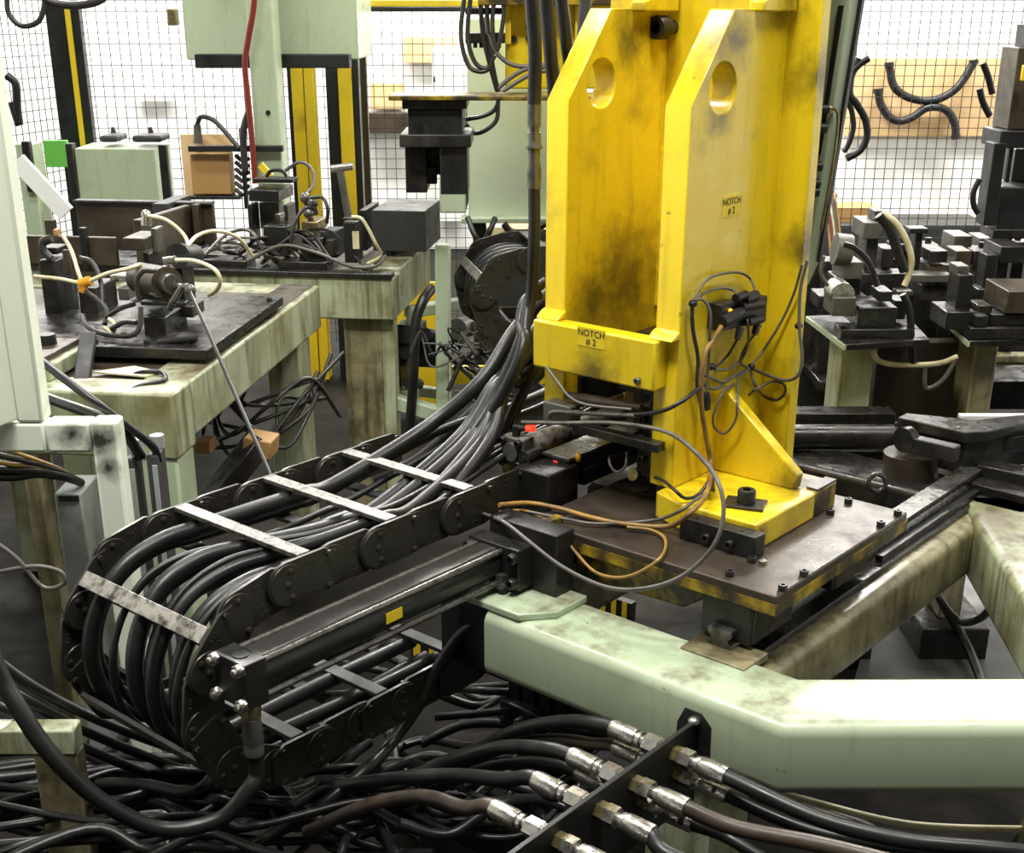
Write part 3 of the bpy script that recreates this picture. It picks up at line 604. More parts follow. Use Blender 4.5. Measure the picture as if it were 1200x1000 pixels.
# side strip of small bolts and the green guide behind the press
gp = thing('guide_post', 'pale green upright guide with black strip behind the yellow press', 'post', M, (-.25, .63, 0))
part('post', MB().prism([(-.312, 1.15), (-.292, 1.20), (-.254, 1.66), (-.21, 2.2), (-.312, 2.2)], 'xz', .575, .62), 'green', gp, .003)
part('wear_strip', MB().prism([(-.292, 1.40), (-.286, 1.40), (-.266, 1.655), (-.276, 1.655)], 'xz', .571, .5745), 'black_paint', gp)
part('side_rail', MB().prism([(-.289, 1.20), (-.284, 1.20), (-.246, 1.66), (-.20, 2.2), (-.209, 2.2), (-.2525, 1.66)], 'xz', .600, .612), 'black_paint', gp, .001)  # black strip paints the shadow edge along the post
part('mount', MB().box(-.40, -.312, .507, .62, 1.15, 1.9), 'black_oily', gp, .002)
part('stand', MB().box(-.44, -.36, .56, .64, 0, 1.9), 'green_oily', gp, .003)
for py in (128, 150, 195, 215, 225): 
    p = M.px_y(968-(py-128)*.12, py, .56); part('bolt', MB().cyl((p.x-.012, .54, p.z), (p.x+.004, .56, p.z), .009, n=8), 'black_steel', gp)
part('grease_pipe', MB().tube([M.px_y(965, 127, .56), M.px_y(976, 127, .57), M.px_y(982, 140, .58), M.px_y(975, 200, .58), M.px_y(962, 270, .58)], .003, 6), 'brass_dull', gp)
# ================================================================== left guard frame
gf = thing('machine_guard', 'pale mint square-tube guard frame with bright door panel beside the bench', 'frame', W, (-.8, 2.25, 0))
a = PY(35, 487, 2.25)
part('post', MB().box(-.912, -.862, 2.25, 2.30, .940, 2.3), 'mint_lit', gf, .006)
part('rail', MB().box(-.862, -.7785, 2.2502, 2.2998, .882, .940), 'mint_lit_stained', gf, .006)
part('leg', MB().box(-.778, -.728, 2.25, 2.30, 0, .942), 'mint_lit_stained', gf, .006)
part('door_panel', MB().prism([(-.906, 2.26), (-1.16, 1.62), (-1.20, 1.64), (-.95, 2.29)], 'xy', .945, 2.3), 'mint_lit', gf, .004)
part('lower_rail', MB().box(-1.3, -.8625, 2.2505, 2.2995, .882, .9395), 'mint_lit', gf, .006)
br = solo('corner_brace', MB().bar(PY(20, 188, 3.9), PY(78, 250, 3.9), .05, .02, (0, 1, 0)), 'white_paint', W, 'white diagonal brace strip behind the guard frame post', 'brace')
# grey floor cabinets below the bench
cb = thing('floor_cabinet', 'light grey metal cabinet with black top slot beneath the guard frame rail', 'cabinet', W, (-.87, 2.5, 0))
x0, x1, y0, y1, z0, z1 = fb(W, 70, 556, 124, 700, 2.42, .25)
part('body', MB().box(x0, x1, y0, y1, 0, z1), 'grey_paint', cb, .004)
part('top_slot', MB().box(x0+.01, x1-.005, y0-.004, y0, z1-.016, z1-.004), 'black_paint', cb)
for i, (a0, a1) in enumerate(((154, 176), (179, 203))):
    t = thing('control_cabinet', ['tall dark grey slim cabinet with cable gland beside the bench leg', 'slim grey cabinet beside the green bench leg, with hinged edge strip'][i], 'cabinet', W, (-.75+.09*i, 2.45, 0), None)
    x0, x1, y0, y1, z0, z1 = fb(W, a0, 528-6*i, a1, 700, 2.36, .2)
    part('body', MB().box(x0, x1, y0, y1, 0, z1), 'grey_dark', t, .005)
    part('edge_strip', MB().box(x1-.012, x1-.002, y0-.004, y0, .1, z1-.02), 'grey_paint', t, .001)
    part('gland', MB().cyl(((x0+x1)/2, y0+.05, z1), ((x0+x1)/2, y0+.05, z1+.025), .014), 'grey_paint', t)
olive = solo('support_column', MB().box(*[v for v in fb(W, 36, 540, 72, 700, 2.62, .12)][:4], 0, .85), 'green_oily', W, 'dark olive square support column behind the grey floor cabinet', 'column', None, .006)
low = thing('lower_cross_rail', 'dirty green low cross rail with post behind the hanging braided hose', 'rail', W, (-.8, 1.9, 0))
x0, x1, y0, y1, z0, z1 = fb(W, -60, 842, 98, 886, 1.85, .06)
part('rail', MB().box(x0-.3, x1, y0, y1, z0, z1), 'green_dirty', low, .004)
part('post', MB().box(x1-.075, x1, y0+.002, y1, 0, z0), 'green_oily', low, .004)
for k in range(5):
    P = [PY(-40, 515+10*k, 2.35), PY(10, 528+8*k, 2.35), PY(45, 540+4*k, 2.36), PY(75, 552+2*k, 2.4), PY(95, 566, 2.46)]
    wire('cable', P, (.004, .006, .005, .009, .008)[k], ('cable_orange', 'cable_dark', 'cable_orange', 'rubber', 'rubber')[k], ('thin orange', 'thin dark', 'second orange', 'thick black', 'lowest thick black')[k]+' cable in the bunch below the guard frame rail')
wire('cable', [PY(-20, 625, 2.1), PY(20, 655, 2.1), PY(50, 688, 2.1), PY(75, 684, 2.1), PY(70, 670, 2.1), PY(40, 664, 2.1), PY(-10, 672, 2.1)], .004, 'cable_grey', 'grey cable bent in a flat loop beside the floor cabinet')
wire('hydraulic_hose', [PY(30, 408, 2.45), PY(70, 440, 2.35), PY(110, 470, 2.3), PY(150, 500, 2.33), PY(178, 522, 2.36), PY(186, 540, 2.38)], .008, 'rubber', 'black hose crossing before the bench corner into the slim cabinet', 'hose')
wire('hydraulic_hose', [PY(20, 452, 2.5), PY(60, 468, 2.42), PY(105, 484, 2.34), PY(140, 500, 2.33), PY(165, 535, 2.38)], .011, 'rubber', 'thick black hose running behind the guard frame rail', 'hose')
# ================================================================== bench 1
b1 = thing('work_bench', 'oil-stained mint steel bench carrying black tooling plate by the guard frame', 'bench', B, (-1.45, 3.0, 0))
part('front_rail', MB().box(-2.0, -1.035, 2.46, 2.57, .755, .90), 'green_dirty', b1, .006)
part('side_rail', MB().box(-1.145, -1.035, 2.57, 3.61, .775, .90), 'green_dirty', b1, .006)
part('back_rail', MB().box(-2.0, -1.145, 3.50, 3.61, .775, .90), 'green_dirty', b1, .006)
part('bed', MB().box(-2.0, -1.145, 2.57, 3.5, .86, .895), 'brown_grime', b1)
part('top_grime', MB().box(-1.143, -1.050, 3.24, 3.60, .8995, .902), 'brown_grime', b1)
part('leg', MB().box(-1.135, -1.04, 2.465, 2.565, 0, .755), 'green', b1, .006)
part('leg', MB().box(-1.135, -1.04, 3.38, 3.50, 0, .775), 'green_dirty', b1, .006)
part('leg', MB().box(-2.0, -1.9, 2.465, 2.565, 0, .755), 'green_dirty', b1, .006)
part('leg', MB().box(-2.0, -1.9, 3.45, 3.55, 0, .775), 'green_dirty', b1, .006)
tp = thing('tooling_plate', 'black oily steel tooling plate on the front bench', 'steel plate', B, (-1.3, 3.0, .9))
tpp = part('plate', MB().box(-1.62, -1.042, 2.70, 3.28, .912, .935), 'black_oily', tp, .002)
part('spacer', MB().box(-1.6, -1.06, 2.74, 2.80, .90, .912), 'green_dirty', tp)
part('spacer', MB().box(-1.6, -1.06, 3.18, 3.24, .90, .912), 'black_oily', tp)
for x, y in ((-1.06, 3.22), (-1.10, 2.76), (-1.2, 2.74), (-1.32, 2.73), (-1.28, 2.80)): inst('cap_screw', SCREW['m'], tpp, (x, y, .935))
rz = thing('riser_block', 'yellowed green riser block with black knob on the bench corner', 'block', B, (-1.42, 2.6, .9))
part('body', MB().box(-1.60, -1.33, 2.52, 2.72, .90, .935), 'green_dirty', rz, .004)
part('top_plate', MB().box(-1.60, -1.35, 2.54, 2.72, .935, .948), 'brown_grime', rz, .002)
part('knob', MB().cyl((-1.40, 2.66, .948), (-1.40, 2.66, .97), .022, .02), 'black_paint', rz)
sb = thing('sensor_block', 'slim black sensor block with red light leaning on the bench front', 'sensor', B, B.px_y(103, 445, 2.58))
pA = B.px_y(96, 448, 2.56); pB_ = B.px_y(104, 392, 2.68)
part('body', MB().bar(pA, pB_, .034, .02), 'grey_dark', sb, .003)
part('led', MB().sphere(pA+Vector((.012, -.012, .004)), .0045, 8), 'led_red', sb)
part('plug', MB().cyl(pA+Vector((-.008, -.005, -.004)), pA+Vector((-.004, -.02, -.02)), .008), 'tube_cream', sb)
def BY(px, py, y): return B.w(*B.px_y(px, py, y))
wire('cable', [BY(100, 456, 2.55), BY(108, 464, 2.50), BY(140, 464, 2.48), BY(165, 452, 2.52), BY(192, 446, 2.55), BY(190, 437, 2.60), BY(170, 436, 2.60), BY(155, 440, 2.6)], .0055, 'rubber', 'black sensor cable curled on the front bench rail')
solo('rag_paper', MB().prism([(-1.27, 2.60), (-1.14, 2.58), (-1.12, 2.62), (-1.20, 2.66)], 'xy', .9005, .904), 'tube_cream', B, 'scrap of pale paper lying on the front bench rail', 'paper')
# tooling on bench 1
def boxes(root, lst, sil=True):
    for nm, m_, pix, y, d in lst:
        part(nm, MB().box(*fb(BASE[root.name][0], *pix, y, d, sil)), m_, root, .0025)
def tool(name, label, cat, fr, lst, group=None, sil=True):
    nm, m_, pix, y, d = lst[0]; q = fb(fr, *pix, y, d)
    t = thing(name, label, cat, fr, ((q[0]+q[1])/2, y+d/2, q[4]), group); boxes(t, lst, sil); return t
t = tool('vertical_clamp', 'tall black clamp body with hose elbow on the front bench', 'clamp', B, [('body', 'black_oily', (50, 296, 92, 392), 3.0, .14), ('cap', 'black_oily', (47, 285, 80, 298), 3.02, .12), ('side_plate', 'brown_grime', (74, 292, 84, 322), 2.99, .012), ('foot', 'black_oily', (44, 388, 104, 402), 2.98, .18)])
part('elbow', MB().tube([B.px_y(60, 279, 3.0), B.px_y(50, 284, 3.0), B.px_y(52, 295, 3.0), B.px_y(60, 303, 3.0)], .01, 8), 'cable_dark', t)
part('valve', MB().box(*fb(B, 62, 267, 72, 277, 3.0, .03)), 'cardboard', t, .002)
t = thing('drip_tray', 'large open brown oily steel tray behind the front bench tooling', 'tray', B, B.px_y(100, 310, 3.7))
x0, x1, y0, y1, z0, z1 = fb(B, 20, 240, 160, 312, 3.62, .02)
zb = B.px_y(100, 237, y0+.40).z; zs = B.px_y(150, 250, y0+.1).z; zf = B.px_y(100, 278, y0).z
part('front_wall', MB().box(x0, x1-.06, y0, y1, z0, zf), 'brown_grime', t, .003)
part('back_wall', MB().box(x0, x1+.10, y0+.40, y0+.42, z0, zb), 'brown_grime', t, .003)
part('side_wall', MB().prism([(y0-.02, z0), (y0+.40, z0), (y0+.40, zb), (y0-.02, zs)], 'yz', x1+.01, x1+.035), 'brown_grime', t, .003)
part('rim', MB().box(x0, x1+.10, y0+.385, y0+.425, zb, zb+.008), 'grey_dark', t, .002)
part('bottom', MB().box(x0, x1+.02, y0, y0+.42, z0-.01, z0+.01), 'black_oily', t)
part('rib', MB().box(x1-.16, x1-.14, y0-.02, y0, z0, zf+.03), 'black_oily', t, .002)
part('rib', MB().box(x0+.1, x0+.13, y0-.02, y0, z0, zf+.05), 'brown_grime', t, .002)
t = tool('toggle_clamp', 'brown grimy clamp head block on a black stem with hose fitting', 'clamp', B, [('head', 'brown_grime', (143, 270, 190, 293), 3.2, .14), ('stem', 'black_oily', (168, 292, 187, 330), 3.22, .1), ('side_cover', 'grey_cast', (177, 264, 193, 296), 3.26, .08), ('foot', 'black_oily', (150, 328, 200, 345), 3.2, .16)])
part('fitting', MB().cyl(B.px_y(172, 264, 3.26), B.px_y(172, 252, 3.26), .014).sphere(B.px_y(171, 252, 3.26), .014, 8), 'steel', t)
t = tool('solenoid_valve', 'silver-topped valve body wired on the front bench', 'valve', B, [('body', 'black_oily', (92, 325, 138, 370), 3.02, .14), ('cover', 'bar_worn', (128, 318, 166, 330), 3.02, .12), ('face', 'grey_cast', (138, 330, 166, 352), 3.0, .1), ('base', 'black_oily', (90, 366, 170, 385), 2.98, .2)])
t = tool('drive_motor', 'black bench motor with brown barrel, shaft collar and steel crank lever', 'motor', B, [('base', 'black_oily', (168, 356, 220, 400), 2.82, .14), ('base_cap', 'black_steel', (164, 350, 222, 358), 2.80, .17), ('saddle', 'black_oily', (160, 325, 205, 352), 2.9, .1)])
part('barrel', MB().cyl(B.px_y(165, 326, 2.98), B.px_y(196, 332, 2.84), .038, n=18), 'brown_grime', t)
part('collar', MB().cyl(B.px_y(194, 331, 2.85), B.px_y(203, 334, 2.81), .024, n=16), 'steel_dark', t)
part('shaft', MB().cyl(B.px_y(202, 334, 2.82), B.px_y(222, 339, 2.76), .008, n=10), 'steel_dark', t)
part('crank_lever', MB().tube([B.px_y(199, 362, 2.78), B.px_y(204, 352, 2.77), B.px_y(213, 338, 2.76), B.px_y(222, 336, 2.75)], .008, 8), 'steel_dark', t)
part('ball', MB().sphere(B.px_y(223, 340, 2.75), .013, 10), 'grey_cast', t)
part('port_fitting', MB().cyl(B.px_y(186, 318, 2.88), B.px_y(202, 316, 2.88), .012, n=10).cyl(B.px_y(192, 306, 2.88), B.px_y(206, 304, 2.88), .009, n=10), 'steel', t)
part('wire_guard', MB().tube([B.px_y(163, 350, 2.8), B.px_y(160, 330, 2.8), B.px_y(168, 318, 2.8), B.px_y(182, 318, 2.8)], .006, 8), 'cable_dark', t)
part('handle', MB().cyl(B.px_y(186, 402, 2.75), B.px_y(231, 397, 2.75), .008, n=8), 'black_steel', t)
t = tool('post_bracket', 'black upright bracket with round top beside the bench motor', 'bracket', B, [('body', 'black_oily', (206, 302, 228, 356), 2.95, .1), ('foot', 'black_oily', (200, 350, 240, 372), 2.93, .14)])
part('cap', MB().cyl(B.px_y(208, 300, 2.93), B.px_y(226, 300, 3.05), .03, n=14), 'black_steel', t)
solo('leaning_rod', MB().tube([BY(222, 341, 2.74), BY(245, 392, 2.6), BY(278, 468, 2.45), BY(318, 560, 2.3), BY(350, 640, 2.2)], .0045, 8), 'rubber', W, 'thin black rod slanting from the crank lever down behind the chain', 'rod')
tubes = [([BY(40, 324, 2.98), BY(70, 327, 2.95), BY(98, 333, 2.92)], 'cream air tube reaching the orange tee from the guard frame'),
 ([BY(102, 331, 2.92), BY(125, 321, 2.92), BY(150, 315, 2.92), BY(166, 310, 2.93)], 'cream air tube from the orange tee to the silver-topped valve'),
 ([BY(73, 275, 2.98), BY(84, 295, 2.97), BY(92, 320, 2.94), BY(97, 332, 2.92)], 'dirty cream tube dropping from the clamp valve to the tee'),
 ([BY(174, 253, 3.24), BY(195, 258, 3.2), BY(215, 275, 3.2), BY(222, 292, 3.15), BY(226, 310, 3.1)], 'cream tube arching from the clamp head fitting'),
 ([BY(217, 292, 2.95), BY(232, 276, 3.1), BY(255, 271, 3.2), BY(280, 280, 3.4), BY(296, 300, 3.6)], 'cream tube arching high over to the rear bench'),
 ([BY(204, 305, 2.88), BY(228, 306, 2.85), BY(250, 315, 2.82), BY(258, 328, 2.82), BY(254, 340, 2.84), BY(245, 346, 2.88)], 'pale tube curling out from the motor port'),
 ([BY(122, 384, 2.8), BY(132, 390, 2.78), BY(134, 380, 2.78), BY(128, 374, 2.8)], 'short cream tube curled on the tooling plate')]
for P, lb in tubes: wire('air_tube', P, .005, 'tube_cream', lb, 'tube')
solo('tee_fitting', MB().cyl(BY(94, 333, 2.92), BY(106, 329, 2.92), .012).cyl(BY(99, 331, 2.92), BY(97, 342, 2.92), .010), 'orange_plastic', W, 'orange plastic tee fitting joining the cream tubes', 'fitting')
drk = [([BY(94, 302, 2.97), BY(108, 308, 2.95), BY(118, 330, 2.93), BY(120, 355, 2.9)], 'dark wire dropping beside the vertical clamp'),
 ([BY(98, 340, 2.92), BY(115, 352, 2.9), BY(125, 365, 2.88), BY(123, 380, 2.84)], 'brown dark wire under the orange tee'),
 ([BY(97, 370, 2.85), BY(102, 382, 2.8), BY(120, 391, 2.76), BY(150, 394, 2.75), BY(163, 385, 2.76), BY(165, 360, 2.78)], 'dark cable looped before the valve body'),
 ([BY(125, 372, 2.84), BY(140, 362, 2.82), BY(158, 356, 2.82)], 'grey hose stub entering the bench motor'),
 ([BY(130, 386, 2.77), BY(145, 378, 2.77), BY(160, 378, 2.77)], 'grey cable lying flat by the bench motor')]
for P, lb in drk: wire('cable', P, .006, 'cable_dark', lb)
# ================================================================== bench 2
b2 = thing('work_bench', 'rear mint steel bench with dark top behind the front bench', 'bench', B, (-1.2, 4.0, 0))
part('front_rail', MB().box(-2.0, -.850, 3.76, 3.86, .765, .895), 'green_dirty', b2, .005)
part('side_rail', MB().box(-.95, -.850, 3.86, 4.35, .765, .905), 'green_dirty', b2, .005)
part('top', MB().box(-2.0, -.95, 3.80, 4.35, .87, .90), 'brown_grime', b2, .002)
part('edge_strip', MB().box(-.955, -.935, 3.80, 4.30, .90, .915), 'black_oily', b2, .002)
part('top_edge', MB().box(-2.0, -.852, 3.752, 3.80, .893, .908), 'black_oily', b2, .002)
part('leg', MB().box(-1.02, -.90, 3.80, 3.92, 0, .765), 'green_oily', b2, .005)
part('leg', MB().box(-.90, -.862, 3.80, 3.86, 0, .765), 'green_dirty', b2, .003)
part('leg', MB().box(-2.0, -1.9, 3.80, 3.90, 0, .765), 'green_dirty', b2, .005)
t = tool('gear_box', 'grey-green painted box with dark open end on the rear bench', 'box', B, [('body', 'grey_dark', (180, 228, 226, 285), 3.95, .3), ('end_plate', 'brown_grime', (226, 236, 242, 285), 3.97, .2)])
t = tool('fork_block', 'black forked die block with pale opening on the rear bench', 'die block', B, [('top', 'black_steel', (291, 215, 344, 236), 3.98, .16), ('leg', 'black_steel', (291, 236, 304, 285), 3.98, .16), ('leg', 'black_steel', (333, 236, 346, 285), 3.98, .16), ('insert', 'grey_cast', (304, 235, 333, 268), 4.06, .05), ('cap', 'black_paint', (296, 206, 350, 214), 4.02, .1)])
part('carry_handle', MB().tube([B.px_y(312, 207, 4.0), B.px_y(318, 200, 4.0), B.px_y(330, 200, 4.0), B.px_y(336, 207, 4.0)], .006, 8), 'black_paint', t)
t = tool('valve_block', 'dirty pale valve block with brass fittings on the rear bench', 'valve', B, [('body', 'black_oily', (350, 270, 392, 305), 3.86, .14), ('head', 'brass_dull', (353, 253, 384, 272), 3.9, .12), ('clip', 'grey_cast', (340, 276, 356, 288), 3.84, .02)])
for px, py in ((362, 250), (366, 238), (358, 232)): part('fitting', MB().sphere(B.px_y(px, py, 3.92), .018, 8).cyl(B.px_y(px, py, 3.92), B.px_y(px+4, py+12, 3.94), .010, n=8), 'steel_dark', t)
t = tool('cylinder_head', 'black valve head with silver nuts between the forked block and valve block', 'valve', B, [('body', 'black_oily', (309, 258, 350, 300), 3.84, .12), ('nut', 'steel_dark', (322, 248, 334, 258), 3.88, .05)])
t = tool('control_box', 'slim black control box with cream label on the rear bench', 'control box', B, [('body', 'black_paint', (403, 256, 425, 308), 3.83, .08), ('label_plate', 'tube_cream', (413, 271, 421, 292), 3.829, .002), ('lid', 'black_steel', (401, 254, 427, 258), 3.828, .09)])
t = tool('coil_block', 'brown grimy coil block beside the slim control box', 'block', B, [('body', 'grey_dark', (376, 265, 404, 302), 3.9, .1), ('coil', 'brown_grime', (382, 278, 396, 300), 3.87, .05)])
t = tool('tool_chest', 'large matt black rectangular box at the end of the rear bench', 'box', B, [('body', 'grey_dark', (436, 233, 516, 294), 4.05, .26), ('end_panel', 'black_paint', (421, 236, 440, 294), 4.06, .2)])
for px0, px1, py, lb in ((228, 300, 300, 'low black rail block at the left of the rear bench'), (326, 392, 302, 'long low black base block in front of the valve block'), (272, 318, 308, 'small low black terminal strip on the rear bench edge')):
    solo('base_block', MB().box(*fb(B, px0, py-2, px1, py+14, 3.80, .12)), 'black_oily', B, lb, 'block', None, .004)
t = thing('tee_wrench', 'steel tee-handled rod standing on the rear bench', 'handle', B, B.px_y(410, 250, 4.0))
part('rod', MB().cyl(B.px_y(409, 258, 4.0), B.px_y(398, 196, 4.0), .012, n=10), 'grey_cast', t)
part('grip', MB().cyl(B.px_y(388, 198, 4.0), B.px_y(414, 195, 4.0), .012, n=10), 'steel', t)
random.seed(21)
for i in range(14):
    x0 = random.uniform(215, 330); P = [BY(x0, random.uniform(285, 312), 3.82)]; w_ = random.uniform(50, 120); hgt = random.uniform(8, 40)
    for k in range(1, 5): P.append(BY(x0+w_*k/4, 305-hgt*math.sin(math.pi*k/4)+random.uniform(-6, 6), 3.82+random.uniform(-.02, .1)))
    wire('cable', P, random.choice((.004, .005, .006)), random.choice(('cable_dark', 'cable_grey', 'rubber')), 'thin cable in the tangle across the rear bench', 'cable', 'cables on the rear bench', 6, 6)
for P, m_, lb in (([BY(365, 232, 3.9), BY(378, 232, 3.86), BY(384, 245, 3.84), BY(383, 262, 3.84)], 'rubber', 'black cable arching over the pale valve block'),
  ([BY(340, 290, 3.8), BY(345, 262, 3.82), BY(355, 246, 3.85), BY(363, 243, 3.88)], 'rubber', 'black cable rising steeply to the brass fittings'),
  ([BY(290, 306, 3.8), BY(330, 288, 3.8), BY(370, 296, 3.79), BY(410, 312, 3.78), BY(440, 312, 3.8), BY(452, 300, 3.85)], 'cable_grey', 'long grey cable sweeping along the rear bench edge'),
  ([BY(412, 254, 3.82), BY(425, 258, 3.82), BY(440, 285, 3.82), BY(446, 300, 3.84), BY(430, 310, 3.8)], 'tube_cream', 'pale cable looping from the slim control box'),
  ([BY(334, 200, 4.1), BY(352, 190, 4.1), BY(366, 200, 4.1), BY(366, 218, 4.05), BY(358, 228, 4.0)], 'cable_grey', 'thin grey cable hooped above the forked block')):
    wire('cable', P, .0055, m_, lb)
# ================================================================== fence at the back
FY, PT = 6.2, .046
def mesh_panel(mb, p, u, n, z0, z1):
    # welded wires: p start, u level step, n steps
    p, u = Vector(p), Vector(u); nz = int((z1-z0)/PT)
    for i in range(n+1):
        q = p+u*i; mb.bar(q+Vector((0, 0, z0)), q+Vector((0, 0, z1)), .003, .003)
    for k in range(nz+1):
        mb.bar(p+Vector((0, -.003, z0+k*PT)), p+u*n+Vector((0, -.003, z0+k*PT)), .003, .003)
    return mb
def fpost(root, px, w, m_='black_paint', Y=FY, py=90, d=.05):
    x = PY(px, py, Y).x; return part('post', MB().box(x-w/2, x+w/2, Y-d/2, Y+d/2, 0, 2.6), m_, root, .003)
xc = PY(84, 80, FY).x
fn = thing('mesh_fence', 'black wire mesh safety fence with black posts along the white wall', 'fence', W, (0, FY, 0))
xr = 3.4; n = int((xr-xc)/PT)
part('wire_mesh', mesh_panel(MB(), (xc, FY, 0), (PT, 0, 0), n, .12, 2.5), 'wire_black', fn, kind='stuff')
fpost(fn, 84, .15)
part('post_stripe', MB().box(xc+.008, xc+.032, FY-.032, FY-.025, 0, 2.6), 'yellow_clean', fn)
for px, w in ((392, .07), (423, .055)): fpost(fn, px, w)
x0 = PY(362, 150, FY-.2).x; x1 = PY(409, 150, FY-.2).x
ydoor = thing('gate_post', 'wide yellow gate post with centre seam before the mesh fence', 'post', W, (x0, FY-.25, 0))
part('channel', MB().box(x0-.055, x0-.003, FY-.28, FY-.2, 0, 2.4), 'yellow_clean', ydoor, .003)
part('channel', MB().box(x0+.002, x0+.045, FY-.285, FY-.2, 0, 2.4), 'yellow_clean', ydoor, .003)
part('black_strip', MB().box(x0-.075, x0-.056, FY-.26, FY-.2, 0, 2.4), 'black_paint', ydoor, .002)  # black upright strip left of the wide channel
yd2 = thing('gate_post', 'narrow yellow gate post framed by black uprights before the fence', 'post', W, (x1, FY-.25, 0))
part('channel', MB().box(x1-.03, x1+.03, FY-.28, FY-.2, 0, 2.4), 'yellow_clean', yd2, .003)
part('frame', MB().box(x1+.031, x1+.06, FY-.27, FY-.2, 0, 2.4), 'black_paint', yd2, .002)
part('frame', MB().box(x1-.085, x1-.031, FY-.27, FY-.2, 0, 2.4), 'black_paint', yd2, .002)
fs = thing('mesh_fence', 'side panel of wire mesh fence meeting the black corner post', 'fence', W, (xc-.3, 5, 0))
u = Vector((-.013, -.044, 0))
part('wire_mesh', mesh_panel(MB(), (xc-.06, FY, 0), u, 46, .12, 2.5), 'wire_black', fs, kind='stuff')
part('post', MB().box(xc-.06+u.x*46-.03, xc-.06+u.x*46+.03, FY+u.y*46-.03, FY+u.y*46+.03, 0, 2.5), 'black_paint', fs, .003)
# things on the far wall
WY = 9.48
def onwall(name, m_, pix, d, label, cat, bev=.004): return solo(name, MB().box(*fb(W, *pix, WY-d, d)), m_, W, label, cat, None, bev)
bd = onwall('plywood_board', 'plywood', (992, 68, 1180, 160), .03, 'long plywood board on the white wall with two hoses hung on it', 'board')
onwall('plywood_board', 'plywood', (473, 43, 536, 74), .04, 'small plywood panel on the wall above the yellow platform', 'board')
onwall('wood_block', 'plywood', (434, 97, 473, 128), .05, 'small square wooden block on the wall near the gate post', 'block')
onwall('wall_duct', 'brown_grime', (422, 131, 480, 156), .10, 'short grey-brown duct on the wall behind the die set', 'duct')
onwall('wall_conduit', 'wall_white', (160, 108, 206, 116), .03, 'thin pale conduit box on the white wall', 'conduit')
onwall('wall_sill', 'plywood', (1060, 252, 1150, 262), .12, 'orange-brown ledge on the wall beneath the plywood board', 'ledge')
t = thing('wall_cabinet', 'white electrical cabinet on the wall behind the yellow platform', 'cabinet', W, PY(525, 200, WY-.2))
part('body', MB().box(*fb(W, 508, 58, 545, 260, WY-.2, .2)), 'white_paint', t, .005)
for py in (90, 170): part('latch', MB().box(*fb(W, 508, py, 510, py+6, WY-.21, .01)), 'black_paint', t)
q = fb(W, 960, 264, 1160, 330, 8.6, .5, False); solo('low_cabinet', MB().box(*q[:4], 0, q[5]), 'grey_dark', W, 'long dark grey cabinet standing along the wall behind the dies', 'cabinet', None, .004)
q2 = fb(W, 970, 244, 1030, 263, 8.7, .3, False); solo('pallet_box', MB().box(*q2[:4], q[5], q2[5]), 'cardboard', W, 'brown wooden box on the dark wall cabinet', 'box', None, .004)
for P, lb in (([(1042, 76), (1047, 100), (1060, 112), (1080, 118), (1100, 116), (1118, 106), (1130, 92), (1141, 73)], 'black hose hung in a single wide curve on the plywood board'),
              ([(1029, 107), (1032, 122), (1042, 137), (1055, 142), (1070, 137), (1085, 127), (1100, 126), (1112, 132), (1119, 146), (1120, 161)], 'black hose hung in an S curve on the plywood board')):
    t = thing('wall_hose', lb, 'hose', W, PY(P[0][0], P[0][1], WY-.1))
    part('hose', MB().tube([PY(a, b_, WY-.10) for a, b_ in P], .028, 10, 6), 'black_paint', t)
    for q in (P[0], P[-1]): part('end_cap', MB().cyl(PY(q[0], q[1]-3, WY-.1), PY(q[0], q[1]+2, WY-.1), .033, n=10), 'black_paint', t)
for P, lb, r in (([(1018, 68), (1006, 76), (998, 88), (996, 110), (1004, 122), (1014, 140), (1016, 160), (1008, 176), (992, 186)], 'black cable hank hanging at the fence beside the press', .024),
              ([(1006, 68), (998, 90), (992, 112), (998, 130), (1000, 150), (994, 170), (988, 178)], 'second thinner black cable hank at the fence beside the press', .018),
              ([(1152, 74), (1158, 90), (1163, 110)], 'short dark cable end hanging at the right of the plywood board', .022),
              ([(1148, 104), (1152, 120), (1160, 136)], 'short dark cable stub below the board end', .022)):
    wire('hanging_cable', [PY(a, b_, FY-.015) for a, b_ in P], r*.72, 'rubber', lb, 'cable')
for k in range(5):
    wire('cable', [PY(972+k*2, 190+10*k, 5.8), PY(966+3*k, 230, 5.7), PY(972+3*k, 275, 5.6), PY(975+2*k, 330, 5.5)], .006, ('cable_orange', 'cable_red', 'tube_cream', 'cable_grey', 'cable_orange')[k], ('orange', 'red', 'cream', 'grey', 'second orange')[k]+' wire hanging behind the green guide post')
# ================================================================== upper left: hood, post, terminal box
hd = thing('hood_box', 'large mint green hood box with black lower bar above the rear bench', 'hood', W, (-.85, 5.0, 1.45))
x0, x1, y0, y1, z0, z1 = fb(W, 214, -40, 418, 70, 4.8, .5, False)
part('box', MB().box(x0, x1, y0, y1, z0, 2.4), 'green', hd, .005)
part('bar', MB().box(*fb(W, 228, 63, 412, 80, 4.72, .07)), 'black_paint', hd, .003)
part('bracket', MB().box(*fb(W, 196, 10, 210, 30, 4.85, .05)), 'brass_dull', hd, .004)
gpst = thing('green_column', 'mint green square column standing behind the rear bench', 'column', W, (PY(315, 100, 4.5).x, 4.55, 0))
x0 = PY(294, 100, 4.5).x; x1 = PY(325, 100, 4.5).x
part('column', MB().box(x0, x1, 4.5, 4.62, 0, 2.5), 'green', gpst, .006)
part('clamp_bar', MB().box(*fb(W, 220, 170, 333, 178, 4.46, .03)), 'black_paint', gpst, .002)
part('bolt', MB().cyl(PY(314, 132, 4.495), PY(314, 132, 4.5), .008), 'black_steel', gpst)
